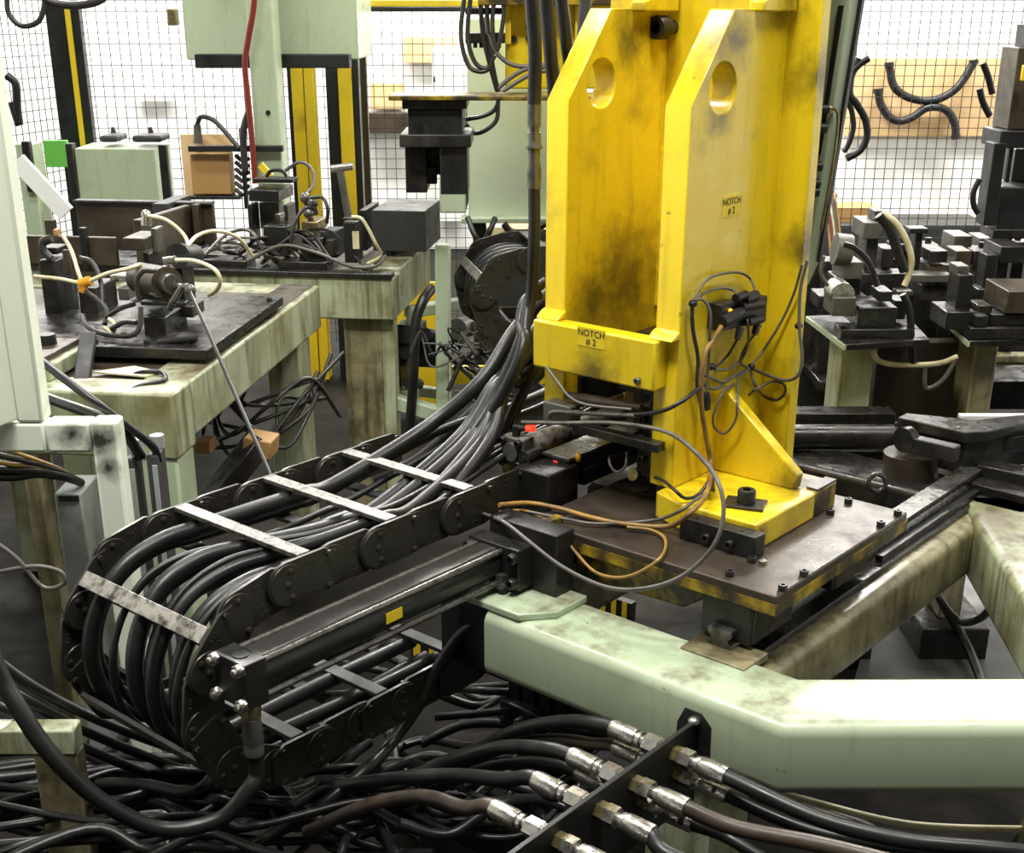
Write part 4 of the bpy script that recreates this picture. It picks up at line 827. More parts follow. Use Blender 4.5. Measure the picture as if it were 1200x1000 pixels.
part('back_leg', MB().box(*fb(W, 283, 150, 289, 245, 4.47, .03)), 'black_paint', gpst, .002)
wire('power_cable', [PY(300, -30, 4.42), PY(297, 10, 4.42), PY(291, 45, 4.42), PY(287, 75, 4.42), PY(290, 110, 4.42), PY(294, 150, 4.42), PY(297, 185, 4.42), PY(299, 215, 4.42)], .010, 'cable_red', 'red power cable hanging down the mint green column')
tb = thing('terminal_box', 'orange-brown terminal box with cable glands hung beside the green column', 'terminal box', W, PY(250, 225, 4.5))
part('backboard', MB().box(*fb(W, 214, 157, 274, 230, 4.58, .015)), 'plywood', tb, .002)
part('cover', MB().box(*fb(W, 224, 178, 275, 228, 4.5, .07)), 'cardboard', tb, .003)
part('bottom_rail', MB().box(*fb(W, 222, 228, 285, 234, 4.48, .08)), 'black_paint', tb, .002)
for k in range(6):
    a = PY(276, 182+8*k, 4.52); c_ = PY(292, 186+8*k, 4.5); part('cable_tail', MB().tube([a, (a+c_)/2+Vector((0, 0, -.012)), c_], .007, 6), 'rubber', tb)
part('gland', MB().cyl(PY(232, 168, 4.54), PY(231, 146, 4.54), .016, .012), 'grey_cast', tb)
wire('cable', [PY(231, 146, 4.54), PY(236, 137, 4.52), PY(250, 141, 4.5), PY(265, 156, 4.48), PY(280, 174, 4.46)], .008, 'cable_dark', 'dark cable arching from the terminal box gland')
wire('cable', [PY(292, 130, 4.44), PY(287, 145, 4.44), PY(285, 160, 4.44), PY(287, 200, 4.45)], .012, 'cable_dark', 'thick dark cable beside the red power cable')
solo('yellow_wedge', MB().bar(PY(305, 193, 4.3), PY(318, 207, 4.3), .02, .02), 'yellow_clean', W, 'short pale yellow stick lying behind the forked block', 'stick')
cbn = thing('guard_box', 'wide mint guard box with black edge strips left of the terminal box', 'cabinet', W, PY(150, 235, 5.2))
part('box', MB().box(*fb(W, 92, 167, 205, 290, 5.2, .25)[:4], 0, fb(W, 92, 167, 205, 290, 5.2, .25)[5]), 'green', cbn, .005)
part('edge_strip', MB().box(*fb(W, 80, 167, 93, 240, 5.17, .05)), 'black_paint', cbn, .003)
part('edge_strip', MB().box(*fb(W, 188, 169, 200, 240, 5.17, .03)), 'black_paint', cbn, .003)
for a, c_, lb in ((116, 150, 'low dark device with small aerial on the guard box'), (154, 200, 'second low dark device on the guard box, next to the terminal box')):
    t = thing('top_device', lb, 'device', W, PY((a+c_)/2, 165, 5.3)); part('body', MB().box(*fb(W, a, 155, c_, 167, 5.25, .15)), 'grey_dark', t, .01)
    part('aerial', MB().cyl(PY((a+c_)/2, 156, 5.3), PY((a+c_)/2-1, 149, 5.3), .012, .006), 'black_paint', t)
sgb = thing('guard_box', 'narrow mint guard box with black strip behind the white diagonal brace', 'cabinet', W, PY(45, 235, 5.0))
part('box', MB().box(*fb(W, 25, 165, 58, 290, 5.0, .2)[:4], 0, fb(W, 25, 165, 58, 290, 5.0, .2)[5]), 'green', sgb, .005)
part('edge_strip', MB().box(*fb(W, 28, 165, 41, 225, 4.97, .03)), 'black_paint', sgb, .003)
solo('lime_panel', MB().box(*fb(W, 52, 164, 82, 196, 5.9, .03)), 'lime', W, 'bright lime green panel seen behind the corner post', 'panel', None, .003)
wire('cable', [PY(8, -10, 4.0), PY(10, 15, 4.0), PY(25, 30, 4.0), PY(45, 25, 4.0), PY(52, 5, 4.0), PY(50, -10, 4.0)], .008, 'cable_dark', 'dark cable loop hanging at the top of the side fence')
wire('hydraulic_hose', [PY(45, -8, 4.0), PY(62, 3, 4.0), PY(90, 6, 4.0), PY(115, 1, 4.0), PY(130, -12, 4.0)], .012, 'cable_dark', 'grey sagging hose before the corner post top', 'hose')
wire('cable', [PY(8, 88, 5.0), PY(18, 98, 5.0), PY(20, 125, 5.0), PY(22, 145, 5.0), PY(14, 120, 5.0)], .016, 'rubber', 'black cable hank at the side fence behind the guard frame', 'cable')
# ================================================================== middle background: second unit
st2 = thing('press_unit', 'yellow platform of a second press with ochre housing above', 'press', W, PY(590, 115, 3.7))
x0, x1, y0, y1, z0, z1 = fb(W, 455, 108, 700, 118, 3.6, .35)
part('platform', MB().box(x0, x1+.2, y0, y1, z0, z1), 'yellow_dirty', st2, .003)
part('housing', MB().box(*fb(W, 592, -40, 720, 104, 3.95, .3)), 'yellow', st2, .004)
part('rib', MB().box(*fb(W, 592, 6, 599, 52, 3.90, .05)), 'yellow_clean', st2, .002)
part('rib', MB().box(*fb(W, 673, 6, 680, 48, 3.90, .05)), 'yellow_clean', st2, .002)
part('top_plate', MB().box(*fb(W, 560, -10, 720, 6, 3.85, .3)), 'yellow_dirty', st2, .002)
for px, py in ((620, 32), (620, 45), (602, 46)): part('bolt', MB().cyl(PY(px, py, 3.94), PY(px, py, 3.95), .010), 'black_steel', st2)
ds = tool('die_set', 'black two-legged die set hanging under the yellow platform', 'die set', W, [('top_shoe', 'black_oily', (471, 117, 547, 128), 3.62, .22), ('body', 'black_steel', (478, 128, 542, 160), 3.64, .2), ('flange', 'black_steel', (468, 158, 552, 173), 3.60, .25), ('leg', 'black_oily', (475, 172, 500, 226), 3.68, .14), ('leg', 'black_steel', (516, 172, 548, 228), 3.62, .16), ('core', 'black_oily', (499, 172, 517, 205), 3.76, .06), ('pin', 'grey_cast', (499, 196, 512, 216), 3.74, .02)], None, False)
part('key_slot', MB().box(*fb(W, 496, 146, 505, 158, 3.635, .01)), 'black_paint', ds)
x0, x1, y0, y1, z0, z1 = fb(W, 548, 55, 645, 256, 4.5, .4)
gc = thing('green_cabinet', 'tall pale mint cabinet standing behind the black die set', 'cabinet', W, ((x0+x1)/2, 4.6, z0))
part('body', MB().box(x0, x1+.1, y0, y1, z0, z1+.1), 'green_pale', gc, .006)
for lx in (x0+.03, x1+.07): part('leg', MB().box(lx-.025, lx+.025, y0+.3, y0+.35, 0, z0), 'black_paint', gc, .002)
part('side_box', MB().box(*fb(W, 514, 120, 549, 250, 4.55, .3)), 'green_pale', gc, .006)
part('ledge', MB().box(*fb(W, 540, 252, 650, 262, 4.45, .45)), 'green', gc, .003)
solo('top_beam', MB().box(*fb(W, 428, 0, 575, 8, 5.4, .1)), 'yellow_clean', W, 'yellow overhead beam crossing above the mesh fence', 'beam', None, .003)
solo('cable_tray', MB().box(*fb(W, 430, 8, 560, 13, 5.35, .1)), 'black_paint', W, 'black cable tray under the yellow overhead beam', 'tray', None, .003)
mf = thing('valve_manifold', 'black valve manifold bars with wires beside the ochre housing', 'manifold', W, PY(568, 50, 3.9))
part('bar', MB().box(*fb(W, 545, 38, 592, 51, 3.9, .06)), 'black_paint', mf, .003); part('bar', MB().box(*fb(W, 545, 9, 590, 17, 3.9, .06)), 'black_paint', mf, .003)
for k in range(6): part('nozzle', MB().cyl(PY(550+7*k, 51, 3.93), PY(550+7*k, 56, 3.93), .006, n=8), 'black_paint', mf)
for k, (P, m_) in enumerate([([(545, -10), (540, 40), (548, 75), (562, 84), (574, 78), (578, 50)], 'cable_dark'), ([(552, -10), (548, 40), (556, 72), (570, 80), (580, 65)], 'cable_dark'), ([(562, -10), (566, 40), (575, 80), (583, 108)], 'rubber'), ([(570, -10), (572, 40), (578, 80), (584, 112), (580, 128), (566, 136), (546, 140)], 'rubber'), ([(568, 20), (575, 50), (590, 70), (610, 78), (640, 76)], 'cable_grey'), ([(583, 104), (600, 90), (620, 80), (650, 78)], 'cable_grey'), ([(584, 118), (582, 140), (570, 152), (556, 156), (546, 146)], 'cable_dark'), ([(585, 110), (606, 96), (630, 84), (656, 84)], 'cable_grey'), ([(580, -10), (577, 30), (582, 60), (590, 20), (588, -10)], 'cable_dark')]):
    wire('cable', [PY(a, b_, 3.86) for a, b_ in P], .0065, m_, ['outer dark cable loop hanging at the valve manifold', 'inner dark cable loop hanging at the valve manifold', 'black cable dropping from the manifold to the platform', 'black cable passing the platform edge into the die set', 'light grey cable swinging from manifold to ochre housing', 'grey cable arching off the platform to the housing', 'dark cable drooping beside the die set', 'lower grey cable arching from platform to housing', 'narrow dark cable loop above the manifold'][k])
# hoses and coupling rising beside the press
hv = thing('riser_hose', 'thick black riser hose with steel coupling left of the yellow press', 'hose', W, mw(-.70, .25, .9))
def RY(px, py): return PM(px, py, .25)
part('hose', MB().tube([RY(622, -60), RY(623, 0), RY(627, 60), RY(626, 125)], .0125, 12), 'rubber', hv)
part('coupling', MB().lathe(RY(626, 122), RY(626, 210)-RY(626, 122), [(0, .013), (.04, .013), (.04, .010), (.05, .010), (.05, .013), (.07, .013), (.075, .016), (.078, .016), (.08, .012), (.10, .011), (.12, .014), (.15, .013)], 14), 'steel_dark', hv)
part('hose', MB().tube([RY(626, 212), RY(626, 280), RY(622, 350), PM(606, 410, .2), PM(580, 465, .15), PM(548, 515, .08)], .0115, 12), 'rubber', hv)
part('clamp_plate', MB().box(-.73, -.64, .235, .265, 1.385, 1.39), 'grey_cast', hv, .001)
wire('riser_hose', [PM(636, -60, .3), PM(640, 0, .3), PM(645, 60, .3), PM(650, 130, .32), PM(648, 300, .36)], .013, 'rubber', 'black riser hose passing behind the slanted yellow cheek', 'hose')
wire('riser_hose', [PM(652, -60, .35), PM(658, 0, .35), PM(664, 50, .36), PM(668, 110, .4), PM(664, 300, .45)], .012, 'rubber', 'slimmer black riser hose further behind the slanted yellow cheek', 'hose')
wire('riser_hose', [PM(688, -60, .7), PM(686, 0, .7), PM(682, 60, .7), PM(676, 200, .7)], .013, 'grey_dark', 'grey riser pipe in front of the ochre housing', 'hose')
for k, (P, r) in enumerate([([(632, 345), (616, 352), (610, 378), (614, 400), (600, 440), (572, 490), (540, 535)], .011), ([(640, 330), (622, 345), (617, 372), (612, 410), (588, 460), (556, 512)], .010), ([(640, 400), (628, 430), (606, 470), (590, 505), (575, 535)], .009), ([(634, 415), (622, 445), (606, 485), (598, 515)], .006), ([(640, 380), (612, 408), (575, 462), (530, 505), (488, 540), (440, 562)], .012)]):
    wire('bundle_hose', [PM(a, b_, .30-.035*j) for j, (a, b_) in enumerate(P)], r, 'rubber', 'black hose in the bundle bending round the press side', 'hose', 'bundle beside the press', 10)
# cart with hydraulic unit
ct = thing('pump_cart', 'pale mint tubular cart frame beside the rear bench', 'cart', B, B.px_y(485, 480, 3.85))
def tb_(a, c_, w, root=ct, m_='green', nm='tube'): return part(nm, MB().bar(B.px_y(*a), B.px_y(*c_), w, w, (0, 1, .01)), m_, root, .004)
tb_((519, 286, 3.82), (520, 486, 3.82), .042, nm='upright'); tb_((445, 395, 3.86), (446, 520, 3.86), .036, nm='upright'); tb_((483, 362, 4.0), (484, 470, 4.0), .034, nm='upright')
tb_((440, 464, 3.86), (524, 488, 3.80), .045, nm='lower_rail'); tb_((478, 366, 4.0), (560, 352, 4.3), .036, nm='upper_rail'); tb_((440, 452, 4.2), (524, 462, 4.2), .035, nm='lower_rail')
hu = tool('pump_unit', 'black hydraulic pump unit on the mint cart', 'pump', B, [('manifold', 'black_oily', (456, 380, 478, 462), 3.95, .12), ('block', 'black_oily', (478, 388, 532, 430), 4.05, .1), ('top_block', 'black_oily', (465, 374, 500, 392), 3.98, .1), ('base', 'green_dirty', (444, 452, 482, 466), 3.9, .2), ('side_block', 'black_oily', (510, 378, 545, 410), 4.08, .1)])
for px, py, r in ((474, 392, .03), (472, 412, .022), (498, 392, .022), (480, 448, .02), (448, 385, .025)): part('plug', MB().cyl(B.px_y(px, py, 3.92), B.px_y(px+10, py+2, 4.05), r, n=12), 'black_steel', hu)
part('solenoid', MB().cyl(B.px_y(536, 386, 4.02), B.px_y(550, 382, 4.10), .035, n=16), 'grey_cast', hu); part('solenoid', MB().cyl(B.px_y(556, 384, 4.05), B.px_y(566, 380, 4.12), .02, n=12), 'grey_cast', hu)
wire('hydraulic_hose', [BY(506, 338, 3.9), BY(496, 352, 3.85), BY(487, 380, 3.82), BY(485, 430, 3.8), BY(482, 480, 3.8), BY(478, 520, 3.8)], .016, 'rubber', 'black hose with brass end hanging over the mint cart', 'hose')
random.seed(31)
for i in range(16):
    a0 = random.uniform(480, 545); b0 = random.uniform(395, 470); P = [PY(a0+random.uniform(10, 35)*k, b0+random.uniform(-28, 28), 3.75+.05*random.random()) for k in range(5)]
    wire('cable', P, random.choice((.004, .003, .007)), random.choice(('cable_grey', 'cable_dark', 'rubber')), 'cable in the tangle between the mint cart and the press', 'cable', 'cables behind the press', 6, 6)
# second cable chain
N = Frame(PY(594, 352, 3.6), math.radians(78)); zc = PY(594, 352, 3.6).z
ch2 = thing('cable_chain', 'second black cable chain loop behind the press, over the pump unit', 'cable chain', N, (-.1, 0, zc-.16))
LINK2 = LINK
base2 = BASE[ch2.name][1]
build_chain(ch2, .02, -.25, 4, 13, .115, .04, zc, .0905, LINK2, .075, 'bar_dark', s0=.02)
for k in range(5):
    out = []
    for j in range(14):
        p, d = chain_pt(.35-.075*j, .115, .04, zc, 0); out.append(N.w(-.03-.045*k, p.y, p.z))
    wire('hydraulic_hose', out, .011, 'rubber', 'black hose lying inside the second cable chain', 'hose', 'hoses in the second chain', 8, 5)
solo('yellow_guard', MB().box(*fb(W, 430, 330, 525, 480, 5.3, .02)), 'yellow_clean', W, 'yellow guard sheet behind the mint cart', 'guard')
solo('yellow_kick_plate', MB().box(*fb(W, 530, 428, 640, 450, 4.6, .02)), 'yellow_clean', W, 'yellow kick plate low behind the tangled cables', 'guard')
solo('cream_box', MB().box(*fb(W, 560, 258, 592, 292, 5.6, .2)), 'tube_cream', W, 'cream box behind the fence below the mint cabinet', 'box')
solo('brown_crate', MB().box(*fb(W, 592, 256, 645, 296, 5.5, .3)), 'cardboard', W, 'brown crate behind the second cable chain', 'crate')
q = fb(W, 556, 292, 665, 330, 5.45, .45, False); solo('backdrop_box', MB().box(*q[:4], 0, q[5]-.0), 'grey_dark', W, 'dark backdrop box carrying the cream box and brown crate', 'cabinet', None, .004)  # dark backdrop added to darken the view behind the second chain
wire('cable', [PY(590, 262, 4.4), PY(600, 272, 4.4), PY(620, 272, 4.4), PY(640, 262, 4.4)], .012, 'rubber', 'black cable drooping below the mint cabinet ledge')
wire('cable', [PY(548, 255, 4.44), PY(556, 275, 4.4), PY(566, 285, 4.4), PY(575, 268, 4.4), PY(580, 256, 4.44)], .010, 'rubber', 'black cable hanging under the die set')
# junk under the front bench
ob = solo('orange_bin', MB().box(*fb(B, 228, 510, 254, 532, 3.1, .12)), 'cardboard', B, 'small orange-brown bin under the front bench', 'bin', None, .003)
t = thing('floor_jack', 'dark slanted jack arm with brown pad under the front bench', 'jack', B, B.px_y(290, 560, 3.0))
part('arm', MB().bar(B.px_y(250, 585, 2.9), B.px_y(305, 515, 3.0), .07, .05), 'black_oily', t, .004); part('pad', MB().bar(B.px_y(290, 518, 3.0), B.px_y(322, 524, 3.0), .08, .05), 'cardboard', t, .004)
random.seed(77)
for k in range(9):
    u_ = lambda v: random.uniform(-v, v)
    wire('cable', [BY(240+u_(20), 470+u_(30), 3.3), BY(270+u_(30), 490+u_(35), 3.2), BY(310+u_(25), 500+u_(30), 3.2), BY(345+u_(20), 470+u_(30), 3.3), BY(385+u_(20), 450+u_(40), 3.4)], .006, 'cable_dark', 'dark cable sagging in the shade under the front bench', 'cable', 'cables under the bench')
# ================================================================== right side
for i, (pts, lb, pp) in enumerate([([(945, 370), (990, 404), (1090, 398), (1060, 366)], 'green post stand with dark top plate holding the notched die', (968, 1022)), ([(1095, 362), (1135, 400), (1260, 396), (1240, 362)], 'stained post stand with dark top plate holding the tall dies', (1118, 1166))]):
    t = thing('die_stand', lb, 'stand', W, PY((pp[0]+pp[1])/2, 470, 3.1))
    q = [PZ(a, b_, .90) for a, b_ in pts]
    part('top_plate', MB().prism([(p.x, p.y) for p in q], 'xy', .885, .90), 'black_oily', t, .002)
    part('edge_band', MB().bar((q[0]+Vector((0, -.003, -.007))), q[1]+Vector((0, -.003, -.007)), .006, .012), 'green', t)
    x0, x1, y0, y1, z0, z1 = fb(W, pp[0], 403, pp[1], 480, 3.10, .12)
    part('column', MB().sweep(rrect(x0, x1, 0, .885, .01, 2), [(0, 3.10), (0, 3.22)]) if False else MB().box(x0, x1, 3.10, 3.22, .12, .885), 'green_dirty' if i == 0 else 'green_oily', t, .006)
    part('foot', MB().box(x0-.06, x1+.06, 3.04, 3.28, 0, .12), 'black_oily', t, .004)
def rt(name, lb, cat, lst, g=1.22):
    def gr(q): cx_, cy_ = (q[0]+q[2])/2, (q[1]+q[3])/2; return (cx_+(q[0]-cx_)*g, cy_+(q[1]-cy_)*g, cx_+(q[2]-cx_)*g, cy_+(q[3]-cy_)*g)
    return tool(name, lb, cat, W, [(a, m_, gr(q), y, d) for a, m_, q, y, d in lst])
t = rt('notched_die', 'dark die block with shiny notched grey nose on the green stand', 'die', [('base', 'black_oily', (985, 380, 1062, 398), 3.06, .2), ('body', 'black_oily', (994, 350, 1046, 382), 3.08, .14), ('nose', 'grey_cast', (968, 342, 1000, 368), 3.05, .1), ('back', 'black_oily', (1022, 336, 1044, 352), 3.1, .12), ('step', 'black_steel', (1040, 348, 1060, 372), 3.12, .1)])
part('notch', MB().prism([(-.5, 0), (.5, 0), (.42, .35), (.15, .5), (-.05, .2), (-.3, .28), (-.48, .1)], 'xz', 0, .001) if False else MB().lathe(PY(984, 343, 3.1), (0, 1, 0), [(-.03, .03), (.04, .03)], 12), 'steel', t)
t = rt('side_motor', 'grey motor housing with round end and wires behind the notched die', 'motor', [('housing', 'grey_cast', (978, 300, 1008, 325), 3.2, .12), ('cover', 'black_steel', (972, 320, 1006, 345), 3.22, .1), ('foot', 'black_oily', (955, 340, 1010, 360), 3.2, .16)])
part('round_end', MB().cyl(PY(978, 292, 3.22), PY(996, 294, 3.22), .04, n=14), 'grey_cast', t)
t = rt('tall_die', 'tall black die column with bolted grey head behind the motor', 'die', [('column', 'black_oily', (1006, 275, 1026, 322), 3.4, .12), ('head', 'grey_cast', (1001, 255, 1030, 278), 3.38, .14), ('top', 'black_oily', (1018, 244, 1036, 258), 3.4, .1), ('shelf', 'black_oily', (1000, 316, 1060, 330), 3.36, .2), ('block', 'black_oily', (1026, 288, 1046, 312), 3.42, .1)])
t = rt('spindle_stop', 'black pedestal stop with flat head behind the dies', 'stop', [('stem', 'black_steel', (1066, 272, 1078, 325), 3.5, .06), ('head', 'black_paint', (1062, 265, 1086, 273), 3.48, .1)])
t = rt('cross_slide', 'low grey cross slide with bolts between the two die stands', 'slide', [('slide', 'grey_cast', (1066, 318, 1112, 330), 3.4, .16), ('body', 'black_oily', (1070, 328, 1110, 350), 3.42, .14), ('port', 'steel_dark', (1048, 338, 1068, 346), 3.3, .05)])
t = rt('tall_die', 'tall rounded grey die block on black base on the stained stand', 'die', [('block', 'black_steel', (1112, 320, 1137, 362), 3.12, .1), ('cap', 'grey_cast', (1114, 308, 1134, 322), 3.14, .08), ('base', 'black_oily', (1094, 356, 1140, 384), 3.08, .2), ('step', 'black_oily', (1136, 354, 1160, 380), 3.1, .16)])
t = rt('square_die', 'olive-brown square die block with grey edge on the stained stand', 'die', [('block', 'brown_grime', (1160, 330, 1230, 364), 3.06, .16), ('base', 'black_oily', (1134, 378, 1230, 396), 3.05, .24), ('riser', 'black_oily', (1156, 362, 1230, 380), 3.07, .18), ('bracket', 'black_steel', (1136, 366, 1156, 382), 3.05, .08)])
t = rt('hook_die', 'dark hooked die head leaning over the square die', 'die', [('head', 'black_steel', (1156, 282, 1198, 306), 3.3, .16), ('neck', 'black_steel', (1146, 298, 1166, 338), 3.3, .14), ('foot', 'black_oily', (1138, 334, 1172, 348), 3.28, .18)])
t = rt('rear_dies', 'pair of olive-grey die blocks behind the hooked die', 'die', [('block', 'grey_cast', (1106, 272, 1136, 296), 3.6, .16), ('block', 'grey_cast', (1136, 275, 1166, 300), 3.62, .16), ('lower', 'black_oily', (1100, 294, 1170, 330), 3.58, .2)])
t = rt('twin_jaw', 'black jaw block with rusty centre in front of the rear dies', 'jaw', [('jaw', 'black_oily', (1078, 288, 1108, 306), 3.45, .12), ('centre', 'brown_grime', (1110, 290, 1136, 312), 3.46, .1), ('jaw', 'black_oily', (1134, 292, 1152, 312), 3.45, .1), ('base', 'brown_grime', (1080, 304, 1150, 322), 3.46, .14)])
for P, m_, r, lb in (([(1034, 250), (1050, 262), (1062, 282), (1068, 305), (1064, 325), (1060, 335)], 'tube_cream', .008, 'cream hose arching down from the tall die head'), ([(1030, 252), (1044, 272), (1052, 296), (1060, 318)], 'rubber', .012, 'black hose leaning from the tall die head'), ([(988, 286), (1002, 292), (1018, 308), (1028, 335)], 'rubber', .008, 'black cable curving over the grey motor housing'), ([(1058, 345), (1066, 365), (1068, 400), (1070, 425)], 'rubber', .009, 'black cable dropping between the die stands'), ([(965, 300), (962, 320), (970, 335)], 'cable_grey', .005, 'grey wire beside the motor housing'), ([(1022, 412), (1032, 424), (1060, 428), (1100, 426), (1122, 418)], 'tube_cream', .007, 'cream tube slung between the two stand columns'), ([(1122, 418), (1105, 445), (1085, 455), (1084, 428)], 'cable_grey', .006, 'grey wire tied below the cream tube'), ([(985, 484), (1000, 502), (1030, 504), (1052, 496)], 'cable_dark', .006, 'dark cable sagging toward the black turret')):
    wire('cable', [PY(a, b_, 3.08) for a, b_ in P], r, m_, lb)
solo('link_panel', MB().box(*fb(W, 1018, 396, 1124, 500, 3.24, .05)), 'brown_grime', W, 'grimy brown panel linking the two die stands', 'panel', None, .003)
solo('rear_rail', MB().box(*fb(W, 900, 412, 1300, 426, 3.7, .1)), 'green_oily', W, 'dull green rail running behind the die stands', 'rail', None, .004)
rb = thing('rear_machine', 'low black machine housing behind the press and below the dies', 'machine', W, PY(985, 560, 2.95))
boxes(rb, [('housing', 'black_oily', (918, 505, 1046, 570), 2.9, .3), ('top_duct', 'black_oily', (922, 476, 1050, 500), 2.95, .2), ('panel', 'black_paint', (900, 426, 1250, 480), 3.72, .04), ('skirt', 'black_oily', (930, 565, 1040, 640), 2.95, .2)])
part('pipe', MB().cyl(PY(925, 512, 2.86), PY(1046, 512, 2.86), .03, n=12), 'black_oily', rb)
part('drum', MB().cyl(PY(1064, 590, 2.7), PY(1068, 530, 2.7), .06, n=18), 'brown_grime', rb)
part('hook_ring', MB().tube([PY(1028+10*math.cos(k*.7), 566+10*math.sin(k*.7), 2.62) for k in range(10)], .005, 6), 'steel_dark', rb)
part('red_mark', MB().box(*fb(W, 996, 562, 999, 576, 2.86, .01)), 'cable_red', rb)
# crowd of small dies on a low dark back table
tbk = thing('die_table', 'dark low table and added dark backing carrying the small dies behind the stands', 'table', W, (1.3, 3.8, 0))
qq = fb(W, 925, 330, 1300, 420, 3.95, .04, False)
part('dark_backing', MB().box(*qq), 'black_oily', tbk, .003)  # dark sheet added to darken the view behind the dies
part('top', MB().box(qq[0], qq[1], 3.50, 3.95, qq[4]+.02, qq[4]+.05), 'black_oily', tbk, .003)
for lx in (qq[0]+.05, qq[1]-.05): part('leg', MB().box(lx-.03, lx+.03, 3.86, 3.94, 0, qq[4]+.02), 'black_oily', tbk, .003)
random.seed(93)
for px in (952, 978, 1040, 1056, 1086, 1098, 1128, 1150, 1172, 1190):
    w0 = random.uniform(14, 24); h0 = random.uniform(26, 60); Y0 = random.uniform(3.55, 3.8)
    t = thing('die_block', 'small black bolted die block on the dark table behind the stands', 'die', W, (PY(px, 340, Y0).x, Y0, qq[4]+.05), 'small dies behind the stands')
    zt = PY(px, 345-h0, Y0).z; xw = w0/1500*Y0; x_ = PY(px, 330, Y0).x
    part('body', MB().box(x_-xw/2, x_+xw/2, Y0, Y0+.06, qq[4]+.05, zt), 'black_oily', t, .003)
    part('cap', MB().box(x_-xw*.62, x_+xw*.4, Y0-.01, Y0+.07, zt, zt+.025), random.choice(('grey_cast', 'black_steel', 'black_oily')), t, .003)
    part('bolt', MB().cyl((x_, Y0+.03, zt+.025), (x_, Y0+.03, zt+.04), .010, n=8), 'black_steel', t)
# turret
tr = thing('turret', 'black angular turret head with pin at the end of the guide rail', 'turret', W, PZ(1130, 560, .68))
top = [(1052, 489), (1132, 507), (1158, 506), (1215, 494), (1210, 485), (1186, 487), (1144, 492), (1062, 484)]
q = [PZ(a, b_, .80) for a, b_ in top]
part('cover', MB().prism([(p.x, p.y) for p in q], 'xy', .775, .80), 'black_oily', tr, .003)
part('body', MB().prism([(p.x*1.0+.01, p.y+.012) for p in q], 'xy', .70, .775), 'black_oily', tr, .003)
part('bar', MB().bar(PZ(1068, 520, .765), PZ(1122, 532, .765), .03, .035), 'black_steel', tr, .003)
part('pin', MB().cyl(PZ(1058, 516, .772), PZ(1066, 514, .772), .028, n=16), 'black_oily', tr)
part('arm', MB().bar(PZ(1155, 518, .76), PZ(1240, 510, .76), .05, .03), 'black_steel', tr, .003)
part('arm', MB().bar(PZ(1150, 548, .71), PZ(1250, 570, .71), .06, .03), 'black_oily', tr, .003)
part('arm', MB().bar(PZ(1140, 565, .69), PZ(1260, 595, .69), .07, .02), 'black_oily', tr, .003)
for px, py in ((1124, 502), (1146, 495), (1154, 503)): part('screw', MB().cyl(PZ(px, py, .80), PZ(px, py, .80)+Vector((0, 0, .003)), .004, n=8), 'steel', tr)
solo('white_sheet', MB().prism([(p.x, p.y) for p in (PZ(1122, 484, .77), PZ(1260, 486, .77), PZ(1260, 476, .77), PZ(1128, 490-8, .77))], 'xy', .765, .77) if False else MB().box(*fb(W, 1122, 484, 1260, 493, 2.96, .06)), 'white_paint', W, 'bright white sheet lying behind the black turret', 'sheet', None, .002)
# big black die machine at the right edge
bm_ = rt('die_press', 'large black die press with windowed body above the dies', 'press', [('upper', 'brown_grime', (1168, 54, 1300, 152), 3.5, .12), ('body', 'black_paint', (1150, 148, 1300, 174), 3.48, .14), ('side', 'black_paint', (1148, 165, 1174, 265), 3.46, .1), ('lower', 'black_paint', (1150, 212, 1300, 270), 3.47, .14), ('inner', 'grey_cast', (1172, 170, 1280, 214), 3.6, .1), ('mullion', 'black_paint', (1178, 170, 1186, 214), 3.5, .05), ('foot', 'black_oily', (1148, 262, 1280, 280), 3.46, .4), ('knob', 'black_paint', (1190, 28, 1220, 56), 3.5, .1), ('pin', 'steel', (1178, 250, 1198, 255), 3.49, .01), ('clip', 'yellow_clean', (1196, 76, 1210, 95), 3.44, .01)], 1.0)
part('hose', MB().tube([PY(1148, 210, 3.46), PY(1141, 225, 3.46), PY(1141, 240, 3.46), PY(1146, 250, 3.46)], .008, 8), 'rubber', bm_)
solo('lamp_shade', MB().lathe(PY(1140, -4, 5.8), (0, 0, 1), [(0, .16), (.02, .15), (.05, .08), (.1, .03)], 20), 'brown_grime', W, 'dark round lamp shade hanging above the plywood board', 'lamp')
# floor mat and bits seen between the beams
mt = [PZ(1050, 640, .03), PZ(1130, 640, .03), PZ(1330, 900, .03), PZ(1400, 1100, .03), PZ(1040, 1100, .03), PZ(1000, 800, .03)]
solo('floor_mat', MB().prism([(p.x, p.y) for p in mt], 'xy', .005, .03), 'mat_grey', W, 'grey ribbed rubber mat on the floor beneath the base frame', 'mat')
wire('cable', [PZ(1085, 660, .3), PZ(1100, 700, .25), PZ(1125, 728, .2), PZ(1150, 724, .25), PZ(1170, 700, .35)], .010, 'rubber', 'black cable looping over the floor mat between the beams')
wire('cable', [PZ(1088, 668, .28), PZ(1105, 708, .2), PZ(1130, 750, .1), PZ(1150, 800, .08), PZ(1165, 860, .08)], .012, 'rubber', 'black cable trailing along the floor mat')
wire('copper_pipe', [PZ(890, 922, .45), PZ(960, 942, .45), PZ(1040, 962, .44), PZ(1110, 970, .44), PZ(1250, 973, .44)], .006, 'tube_cream', 'thin cream pipe running under the front green beam', 'pipe')
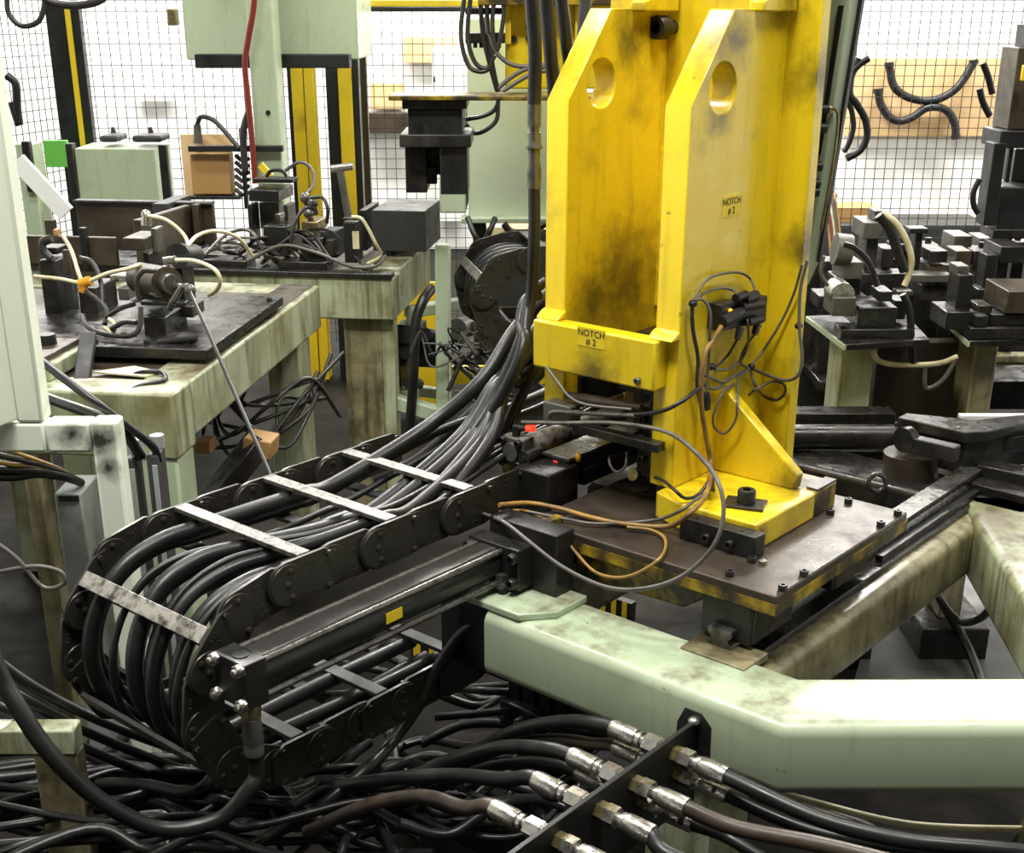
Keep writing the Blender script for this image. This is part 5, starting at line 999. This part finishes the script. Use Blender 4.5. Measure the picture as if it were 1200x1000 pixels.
for k in range(4): wire('cable', [PZ(880+14*k, 935, .35), PZ(950+20*k, 955+3*k, .34), PZ(1010+10*k, 985, .33), PZ(1060+10*k, 1030, .32)], .006, 'rubber_worn', 'brown dirty cable beneath the front green beam', 'cable', 'cables under the front beam')
hz = [((680, 701), (742, 722), .30, 5), ((484, 763), (540, 778), .22, 3), ((596, 808), (680, 806), .15, 4)]
for i, (a, c_, z, n_) in enumerate(hz):
    p, q = PZ(*a, z), PZ(*c_, z); t = thing('hazard_strip', ['yellow and black hazard strip seen behind the slide plate', 'yellow and black hazard strip seen beneath the cylinder', 'hazard strip on the dark floor beneath the green beam'][i], 'hazard strip', W, (p+q)/2)
    part('board', MB().bar(p, q, .02, .07), 'black_paint', t)
    for k in range(n_): 
        s0 = p+(q-p)*((k+.2)/n_); s1 = p+(q-p)*((k+.65)/n_); part('stripe', MB().bar(s0, s1, .024, .066), 'yellow_clean', t)
solo('dark_sump', MB().box(-.9, .25, .02, .82, .0, .16), 'sump', M, 'black oily sump pan on the floor under the machine base', 'pan', None, .004)
# oil pan below the cylinder
solo('splash_pan', MB().prism([(-.60, .545), (-.44, .545), (-.44, .62), (-.46, .69), (-.60, .69)], 'xz', -.13, -.02), 'black_steel', M, 'dark steel end housing at the end of the green beam under the cylinder', 'housing', None, .004)

vm = thing('valve_stack', 'small dark valve stack with bright fittings beneath the left end of the green beam', 'valve', M, M.px_z(630, 870, .30))
o_ = BASE[vm.name][1]
part('block', MB().box(o_.x-.10, o_.x+.10, o_.y, o_.y+.10, .30, .36), 'black_oily', vm, .003)
for k in range(5):
    part('solenoid', MB().box(o_.x-.095+.04*k, o_.x-.065+.04*k, o_.y+.02, o_.y+.08, .36, .42), 'black_steel', vm, .003)
    part('fitting', MB().cyl((o_.x-.08+.04*k, o_.y-.02, .335), (o_.x-.08+.04*k, o_.y, .335), .008, n=8), 'steel', vm)
part('stand', MB().box(o_.x-.08, o_.x+.08, o_.y+.02, o_.y+.08, 0, .30), 'sump', vm)
